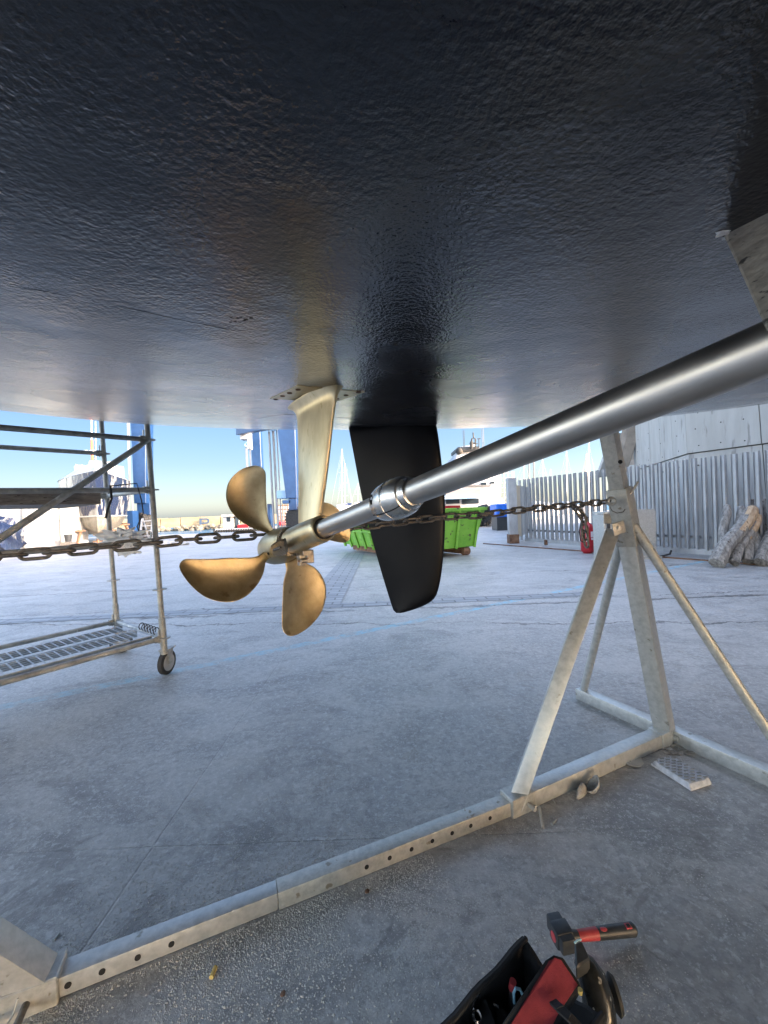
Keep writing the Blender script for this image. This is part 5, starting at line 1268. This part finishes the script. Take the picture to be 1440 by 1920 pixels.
mb = MB(); mb.box(*[0] * 6) if False else pb(mb, 902, 905, 912, 909, DY - .1, .1); pb(mb, 920, 903, 927, 907, DY - .1, .1); mb.build('port_light', GLASS, yt)
# scaffold by the yacht
s4 = thing('scaffold_staging', 'open scaffold staging at the right side of the white yacht', 'scaffold', (PY(948, 980, 30).x, 30, 0))
mb = MB()
for x_ in (938, 945, 952, 960, 963): mb.tube([PY(x_, 985, 30), PY(x_, 884, 30)], .035, 6)
mb.build('standard', TUBE, s4)
mb = MB()
for k in range(9): mb.tube([PY(936, 888 + k * 9, 30), PY(964, 887 + k * 9, 30)], .03, 6)
mb.tube([PY(938, 960, 30), PY(962, 890, 30)], .03, 6); mb.build('rail', TUBE, s4)
# blue box, white pontoon, dark machine
bb = MB(); pb(bb, 930, 945, 957, 969, 20, 1.2); tag(bb.build('blue_tank', BLUETARP, bevel=.05), 'bright blue plastic tank left of the gate post', 'tank')
zb = PY(930, 969, 20).z; bp_ = MB(); a_ = PY(932, 980, 20.1).x; bp_.box(a_, a_ + .75, 20.1, 21.1, 0, zb); tag(bp_.build('pallet_stack', DPLAST), 'dark pallet under the bright blue tank', 'pallet')
wp = MB(); a_ = G(912, 987); p0 = PY(910, 975, a_.y)
wp.prism([PY(911, 981, a_.y), PY(915, 987, a_.y), PY(955, 986, a_.y), PY(955, 972, a_.y), PY(922, 972, a_.y)], (0, 1.5, 0)); tag(wp.build('panel_stack', WHITE, bevel=.02), 'stack of white panels on the ground left of the gate post', 'panels')
dm = MB(); yq = 24.0
for i in range(14): dm.blob((PY(892 + random.random() * 36, 970, yq).x, yq + random.random(), .25 + random.random() * .9), .28, i, .8, 2)
tag(dm.build('engine_scrap', RUBBER), 'dark heap of engine parts between the green skip and the blue tank', 'scrap')

# ================================================================ SMALL THINGS ON THE GROUND
# foam block
fbk = MB(); c_ = G(1275, 1452)
ux = (G(1320, 1478) - G(1235, 1425)); ux.z = 0; uxl = ux.length * .46; ux.normalize(); uy = V((-ux.y, ux.x, 0))
nx_, ny_ = 90, 40; vs = []
for j in range(ny_ + 1):
    for i in range(nx_ + 1):
        a_ = i / nx_ * 2 - 1; b_ = j / ny_ * 2 - 1
        cut_ = .10 * max(0, -a_ - .6) ; ww = .062 * (1 - .25 * max(0, -a_ - .7) * 3)
        row = int((b_ + 1) * 3.5); uu = (a_ * 5 + (row % 2) * .5) % 1
        groove = -.012 if (uu < .2 and (b_ * 3.5 + 3.5) % 1 > .2) else 0
        groove = 0
        h_ = .026 * min(1, (1 - max(abs(a_), abs(b_))) * 9 + .35) + groove + .003 * noise.noise(V((a_ * 6, b_ * 4, 2)))
        vs.append(c_ + ux * a_ * uxl * (1 - .05 * abs(b_)) + uy * b_ * ww + V((0, 0, h_)))
fbk.add(vs, [(j * (nx_ + 1) + i, j * (nx_ + 1) + i + 1, (j + 1) * (nx_ + 1) + i + 1, (j + 1) * (nx_ + 1) + i) for j in range(ny_) for i in range(nx_)])
fbk.prism([c_ + ux * uxl * a * .97 + uy * b * .06 for a, b in ((-1, -1), (1, -1), (1, 1), (-1, 1))], (0, 0, .009))
fb_o = fbk.build('tread_block', BRICKM, smooth=50)
mb = MB()
for r_ in range(6):
    for k in range(6):
        a_ = -0.82 + (k + (r_ % 2) * .5) * .30; b_ = -.78 + r_ * .31
        if a_ > .9: continue
        q_ = c_ + ux * a_ * uxl + uy * b_ * .06 + V((0, 0, .0282)); mb.beam(q_ - uy * .009 - ux * .003, q_ + uy * .009 + ux * .003, .0055, .003)
sl_ = mb.build('slot_pattern', SKEGM, None); sl_.parent = fb_o
tag(fb_o, 'dusty grey pad with a lattice of slots lying right of the stand base', 'pad')
# broken shell
shl = thing('broken_float', 'broken grey shell split in two halves beside the stand beam', 'debris', tuple(G(1103, 1475)))
c_ = G(1103, 1487)
def shell(c, r, seed, tilt, sx, bowl=False):
    mb = MB(); n_ = 14; vs = []
    for i in range(n_ + 1):
        for j in range(n_ + 1):
            u = (i / n_ - .5) * math.pi * .95; v = j / n_ * math.pi * .85
            p = V((math.cos(u) * math.cos(v) * sx, math.sin(u), math.cos(u) * math.sin(v))) * r * (1 + .12 * noise.noise(V((u * 2, v * 2, seed))))
            if bowl: p = Matrix.Rotation(R(215), 3, 'X') @ p; p.z += r * .95
            vs.append(V(c) + Matrix.Rotation(tilt, 3, 'Z') @ p)
    mb.add(vs, [(i * (n_ + 1) + j, i * (n_ + 1) + j + 1, (i + 1) * (n_ + 1) + j + 1, (i + 1) * (n_ + 1) + j) for i in range(n_) for j in range(n_)]); return mb
h1_ = shell(c_ + V((.020, .008, .0)), .040, 1, R(-60), .7, True).build('shell_half', SHELLM, shl, smooth=60); h1_.modifiers.new('t', 'SOLIDIFY').thickness = .004
h2_ = shell(c_ + V((-.030, -.004, 0)), .044, 5, R(-50), .30).build('shell_half', SHELLM, shl, smooth=60); h2_.modifiers.new('t', 'SOLIDIFY').thickness = .004
# disc lid and card scrap
mb = MB(); c_ = G(1182, 1427); mb.lathe(c_ + V((0, 0, .012)), V((0.1, -.1, 1)), [(-.003, .052), (.001, .055), (.003, .052)], 32); ldo = mb.build('cream_disc', WRAPW); tag(ldo, 'round cream plastic disc half under the stand beam', 'disc')
mb = MB()
for dx, dy in ((.02, .0), (-.015, -.02), (.03, .025), (-.02, .015)): mb.lathe(c_ + V((dx, dy, .0145)), V((.1, -.1, 1)), [(0, .004), (.0012, .004)], 10)
d_ = mb.build('disc_hole', BLACK, None); d_.parent = ldo
mb = MB(); mb.prism([G(1140, 1441), G(1172, 1423), G(1168, 1430), G(1150, 1448)], (0, 0, .006)); tag(mb.build('card_scrap', SHELLM), 'small grey card scrap beside the cream disc under the beam', 'card scrap')
# flakes by the post foot
mb = MB(); c_ = G(1270, 1402)
for i in range(26):
    p_ = G(1245 + random.random() * 55, 1396 + random.random() * 18); mb.blob(p_ + V((0, 0, .004)), random.uniform(.006, .016), i, .5, 1, (1.3, 1, .3))
tag(mb.build('paint_flakes', SHELLM, smooth=0), 'paint flakes scattered at the foot of the stand post', 'paint flakes', kind='stuff')
# cigarette butt, screws
mb = MB(); a_ = G(396, 1833, .006); b_ = G(404, 1813, .006); mb.tube([a_, b_], .006, 10); cg = mb.build('cigarette_butt', YEL); tag(cg, 'yellow cigarette butt on the gritty ground below the bar', 'cigarette butt')
for (x_, y_, x2, y2, lab) in ((1033, 1493, 1041, 1506, 'small metal screw left of the broken shell'), (1035, 1545, 1043, 1536, 'small metal bolt below the beam sleeve'), (101, 1762, 111, 1750, 'white splinter near the left brace foot')):
    mb = MB(); mb.tube([G(x_, y_, .003), G(x2, y2, .003)], .0028, 8); mb.lathe(G(x_, y_, .004), G(x2, y2) - G(x_, y_), [(-.002, .005), (.001, .005)], 10); tag(mb.build('loose_fixing', GALV), lab, 'screw')
for (x_, y_, s_, lab) in ((688, 1671, .009, 'reddish paint chip above the grit beside the bar'), (530, 1863, .008, 'pinkish paint chip among the grit at the bottom')):
    mb = MB(); mb.blob(G(x_, y_, .003), s_, 2, .4, 1, (1, 1, .3)); tag(mb.build('paint_chip', RUST, smooth=0), lab, 'paint chip')
# grit
def grit(n_, fn, name, label, r0_, r1_, m):
    mb = MB()
    for i in range(n_):
        p = fn(); r_ = random.uniform(r0_, r1_) * random.choice((.5, .7, 1)); a_ = random.random() * 3.14; ca, sa = math.cos(a_), math.sin(a_); f_ = random.uniform(.6, 1.5)
        t_ = [(1, 0, 0), (-1, 0, 0), (0, f_, 0), (0, -f_, 0), (0, 0, .55), (0, 0, -.3)]
        vs = [V((p.x + (x * ca - y * sa) * r_, p.y + (x * sa + y * ca) * r_, r_ * .15 + z * r_)) for x, y, z in t_]
        o = len(mb.v); mb.v += vs; mb.f += [tuple(o + k for k in f) for f in ((0, 2, 4), (2, 1, 4), (1, 3, 4), (3, 0, 4), (2, 0, 5), (1, 2, 5), (3, 1, 5), (0, 3, 5))]
    me = bpy.data.meshes.new(name); me.from_pydata(mb.v, [], mb.f); me.materials.append(m); o_ = bpy.data.objects.new(name, me); col.objects.link(o_)
    tag(o_, label, 'grit', kind='stuff'); return o_
def g1():
    while True:
        t = random.random(); off_ = -random.expovariate(6.5) - .0 if random.random() < .75 else random.expovariate(4)
        p = JL + bd * (t * 1.05) - bn * off_ - bn * .0
        p = JL + bd * (t * 1.15 - .02) + bn * (TW / 2 - off_ if off_ < 0 else -TW / 2 - off_)
        if noise.noise(V((p.x * 5, p.y * 5, 3))) + .45 * noise.noise(V((p.x * 14, p.y * 14, 1))) > .25 - random.random() * .75 and random.random() > (t - .62) * 1.7: return p
grit(21000, g1, 'grit', 'pale grit and sand gathered along the spreader bar', .0009, .0038, PEB)
def g2():
    while True:
        y = random.uniform(1380, 1915); x = random.uniform(-10, 1440); p = G(x, y)
        if noise.noise(V((p.x * 3.3, p.y * 3.3, 8))) + .4 * noise.noise(V((p.x * 11, p.y * 11, 2))) > .25 - random.random() * .45: return p
grit(11000, g2, 'grit', 'sparse loose grit scattered over the yard concrete', .0008, .0030, PEB)

# ================================================================ HAMMER AND TOOL BAG
hm = thing('hammer', 'lump hammer with black head and red and black grip lying beyond the tool bag', 'hammer', tuple(G(1100, 1760)))
zh = .045
h_a = G(1062, 1757, zh); h_b = G(1190, 1742, zh * .55)
hd = (h_b - h_a).normalized(); 
head0 = G(1036, 1722, zh + .01); head1 = G(1068, 1778, zh + .01)
hdir = (head1 - head0).normalized(); hs = hdir.cross(V((0, 0, 1))).normalized()
mb = MB(); mb.beam(head0, head1, .040, .040); hh_ = mb.build('head', DPLAST, hm, bevel=.005, seg=2)
mb = MB(); mb.beam(head0.lerp(head1, .28), head0.lerp(head1, .80), .050, .046); mb.build('head_collar', DPLAST, hm, bevel=.006, seg=2)
mb = MB(); mb.lathe(head0.lerp(head1, .56) - hs * -.0, -hs if hs.x > 0 else hs, [(.0, .012), (.0262, .012)], 20); mb.build('wedge_cap', REDP, hm)
L_ = (h_b - h_a).length
def grip(t0, t1, r0_, r1_, m, nm):
    mb = MB(); n_ = 8
    mb.tube([h_a + hd * L_ * (t0 + (t1 - t0) * k / n_) for k in range(n_ + 1)], [r0_ + (r1_ - r0_) * k / n_ for k in range(n_ + 1)], 18); return mb.build(nm, m, hm)
grip(-.02, .16, .017, .013, DPLAST, 'handle_neck'); grip(.14, .44, .0125, .0145, REDP, 'handle'); grip(.44, .97, .0148, .0165, DPLAST, 'grip'); grip(.97, 1.0, .0165, .012, DPLAST, 'grip_end')
mb = MB()
mb.blob(h_a + hd * L_ * .53 + V((-.002, -.003, .0125)), .010, 1, .1, 2, (1.3, .6, .45)); mb.build('grip_inlay', REDP, hm); mb = MB()
c_ = h_a + hd * L_ * .89 + V((0, -.004, .0155)); mb.obox(c_, hd * .008, hd.cross(V((0, 0, 1))) * .007, V((0, 0, .002))); mb.build('grip_inlay', REDP, hm)
mb = MB(); mb.obox(c_ + V((0, -.0005, .002)), hd * .0045, hd.cross(V((0, 0, 1))) * .004, V((0, 0, .0012))); mb.build('hang_hole', BLACK, hm)

zr = .27
b1_ = G(985, 1760, zr); b0_ = G(815, 1945, zr); 
ax1 = (b0_ - b1_); ax1.z = 0; axl = ax1.length * 1.25; ax1.normalize(); ax2 = V((-ax1.y, ax1.x, 0))
if ax2.x < 0: ax2 = -ax2
BW = .17
bag = thing('tool_bag', 'open black canvas tool bag with a red bordered flap at the bottom edge', 'tool bag', (b1_.x, b1_.y, 0))
def bg_(u, v, z): return V((b1_.x, b1_.y, 0)) + ax1 * u + ax2 * v + V((0, 0, z))
def wallp(a_, b_, n_off, th, name, m=FABRIC, z0=.0, z1=zr, sag=0):
    mb = MB(); n_ = 14; d = (b_ - a_); nn_ = d.cross(V((0, 0, 1))).normalized() * th; vs = []
    for i in range(n_ + 1):
        t = i / n_; p = a_ + d * t; p2 = V((p.x, p.y, 0)); zt4 = z1 - sag * math.sin(math.pi * t) + .003 * math.sin(t * 17)
        bul = nn_ * (1.5 * math.sin(math.pi * t))
        vs += [p2 + V((0, 0, z0)), p2 + bul * .5 + V((0, 0, (z0 + zt4) / 2)), p2 + V((0, 0, zt4)), p2 + nn_ + V((0, 0, zt4)), p2 + nn_ + bul * .5 + V((0, 0, (z0 + zt4) / 2)), p2 + nn_ + V((0, 0, z0))]
    k = 6; mb.add(vs, [(i * k + j, i * k + (j + 1) % k, (i + 1) * k + (j + 1) % k, (i + 1) * k + j) for i in range(n_) for j in range(k)] + [tuple(range(k))[::-1], tuple(n_ * k + j for j in range(k))])
    return mb.build(name, m, bag, smooth=50)
wallp(bg_(0, 0, 0), bg_(axl, 0, 0), 0, .008, 'side_wall'); wallp(bg_(0, BW, 0), bg_(axl, BW, 0), 0, .008, 'side_wall')
wallp(bg_(0, 0, 0), bg_(0, BW, 0), 0, .008, 'end_wall', sag=.025); wallp(bg_(axl, 0, 0), bg_(axl, BW, 0), 0, .008, 'end_wall')
mb = MB(); mb.prism([bg_(0, 0, .004), bg_(axl, 0, .004), bg_(axl, BW, .004), bg_(0, BW, .004)], (0, 0, .015)); mb.build('base', FABRIC, bag)
for v in (0.002, BW):
    mb = MB(); mb.tube([bg_(axl * t, v, zr + .002 + .003 * math.sin(t * 17)) for t in [i / 14 for i in range(15)]], .0055, 8); mb.build('rim_piping', FABRIC, bag)
# flap (leaning over the right wall)
fl = [(1022, 1800), (1038, 1789), (1056, 1794), (1090, 1846), (1088, 1858), (1040, 1935), (930, 1935)]
fz = [.305, .315, .31, .285, .28, .26, .28]
mb = MB(); pts_ = [G(x_, y_, z_) for (x_, y_), z_ in zip(fl, fz)]; ctr = sum(pts_, V()) / len(pts_)
mb.prism([p - V((0, 0, .006)) for p in pts_], (0, 0, .006)); flap = mb.build('flap', FABRIC, bag, bevel=.002)
mb = MB(); fl2 = [(1029, 1803), (1040, 1797), (1052, 1801), (1083, 1847), (1046, 1902), (1030, 1935), (950, 1935)]; fz2 = [.307, .315, .311, .287, .271, .262, .278]
mb.prism([G(x_, y_, z_ + .0012) for (x_, y_), z_ in zip(fl2, fz2)], (0, 0, .0012)); mb.build('red_panel', REDF, flap)
mb = MB()
sp_ = [G(1037, 1878, .292), G(1048, 1889, .30), G(1065, 1905, .30), G(1085, 1925, .29), G(1100, 1945, .27)]
for p, q in zip(sp_, sp_[1:]): mb.beam(p, q + (q - p).normalized() * .003, .016, .004)
mb.build('strap', FABRIC, bag)
mb = MB(); mb.lathe(G(1088, 1859, .288), (0, 0, 1), [(-.004, .004), (.004, .0045)], 14); mb.build('rivet', YEL, bag)
wallp(bg_(.10, .0, 0), bg_(.10, BW, 0), 0, .006, 'inner_pocket', z1=.20)
# side pouch / outer pocket panel right
wallp(bg_(.02, BW + .05, 0), bg_(axl, BW + .05, 0), 0, .006, 'outer_pocket', z1=.235)
# tools in the bag, each a thing
def tool(name, label, cat, builds):
    mb0 = builds[0]; o_ = mb0[0].build(mb0[2], mb0[1], None); 
    root = thing(name, label, cat, tuple(o_.data.vertices[0].co)); o_.parent = root; o_.matrix_parent_inverse = Matrix.Translation(-root.location)
    for (m_b, m_, nm) in builds[1:]: m_b.build(nm, m_, root)
a1_, a2_ = G(962, 1840, .25), G(955, 1876, .20)
m1 = MB(); m1.tube([a1_, a1_.lerp(a2_, .35)], [.007, .0075], 12); m2 = MB(); m2.tube([a1_.lerp(a2_, .35), a2_ + V((0, 0, -.05))], .0055, 10)
tool('screwdriver', 'tool with red knob on a dark handle standing in the open bag', 'screwdriver', [(m1, REDP, 'knob'), (m2, DPLAST, 'handle')])
m1 = MB(); m1.tube([G(964, 1880, .22), G(963, 1862, .245), G(967, 1853, .255), G(975, 1855, .25), G(979, 1863, .24)], .0028, 8); tag(m1.build('wire_hook', CYAN, None), 'pale blue looped wire handle beside the red knob in the bag', 'wire')
m1 = MB(); m1.tube([G(895, 1861, .26), G(888, 1873, .26), G(885, 1890, .255), G(892, 1907, .24), G(894, 1925, .22)], .004, 10); m1.tube([G(895, 1861, .26), G(891, 1870, .26)], .006, 10); tag(m1.build('spanner', CHROME, None), 'chrome curved spanner hooked at the left side of the bag', 'spanner')
m1 = MB(); m1.lathe(G(887, 1912, .235), V((.3, -.4, .8)), [(0, .010), (.02, .010), (.022, .006), (.004, .006)], 16); tag(m1.build('socket', CHROME, None), 'small chrome socket at the bottom left inside the bag', 'socket')
m1 = MB(); m1.tube([G(925, 1884, .22), G(936, 1889, .22)], .0045, 8); tag(m1.build('drill_bit', CHROME, None), 'short bright metal bit lying in the dark bag interior', 'drill bit')
m1 = MB(); m1.prism([G(900, 1880, .24), G(912, 1879, .24), G(930, 1925, .22), G(896, 1925, .22)], (0, 0, .008)); tag(m1.build('leather_sheath', FABRIC, None, bevel=.002), 'black pointed sheath standing in the left half of the bag', 'sheath')
# power tool at right of the bag
ptl = thing('angle_grinder', 'black paint-splashed power tool body wedged at the right side of the tool bag', 'power tool', tuple(G(1115, 1850)))
pts_ = [(1085, 1795, .20), (1098, 1810, .19), (1110, 1835, .17), (1120, 1865, .15), (1124, 1900, .13), (1118, 1940, .11)]
mb = MB(); mb.tube([G(x_, y_, z_) for x_, y_, z_ in pts_], [.016, .024, .032, .034, .034, .03], 20); mb.build('body', PAINTED, ptl, smooth=50)
mb = MB(); mb.prism([G(1077, 1768, .235), G(1090, 1762, .235), G(1107, 1797, .225), G(1080, 1815, .225)], (0, 0, -.03)); hh2 = mb.build('guard', DPLAST, ptl, bevel=.003)
mb = MB(); mb.tube([G(1077, 1768, .237), G(1083, 1763, .238), G(1090, 1762, .237)], .0018, 8); mb.build('guard_edge', CYAN, ptl)
mb = MB(); mb.lathe(G(1122, 1865, .13), V((1, -.1, .1)), [(.024, .02), (.034, .035), (.042, .03), (.044, .01)], 24); mb.build('knob', RUBBER, ptl)
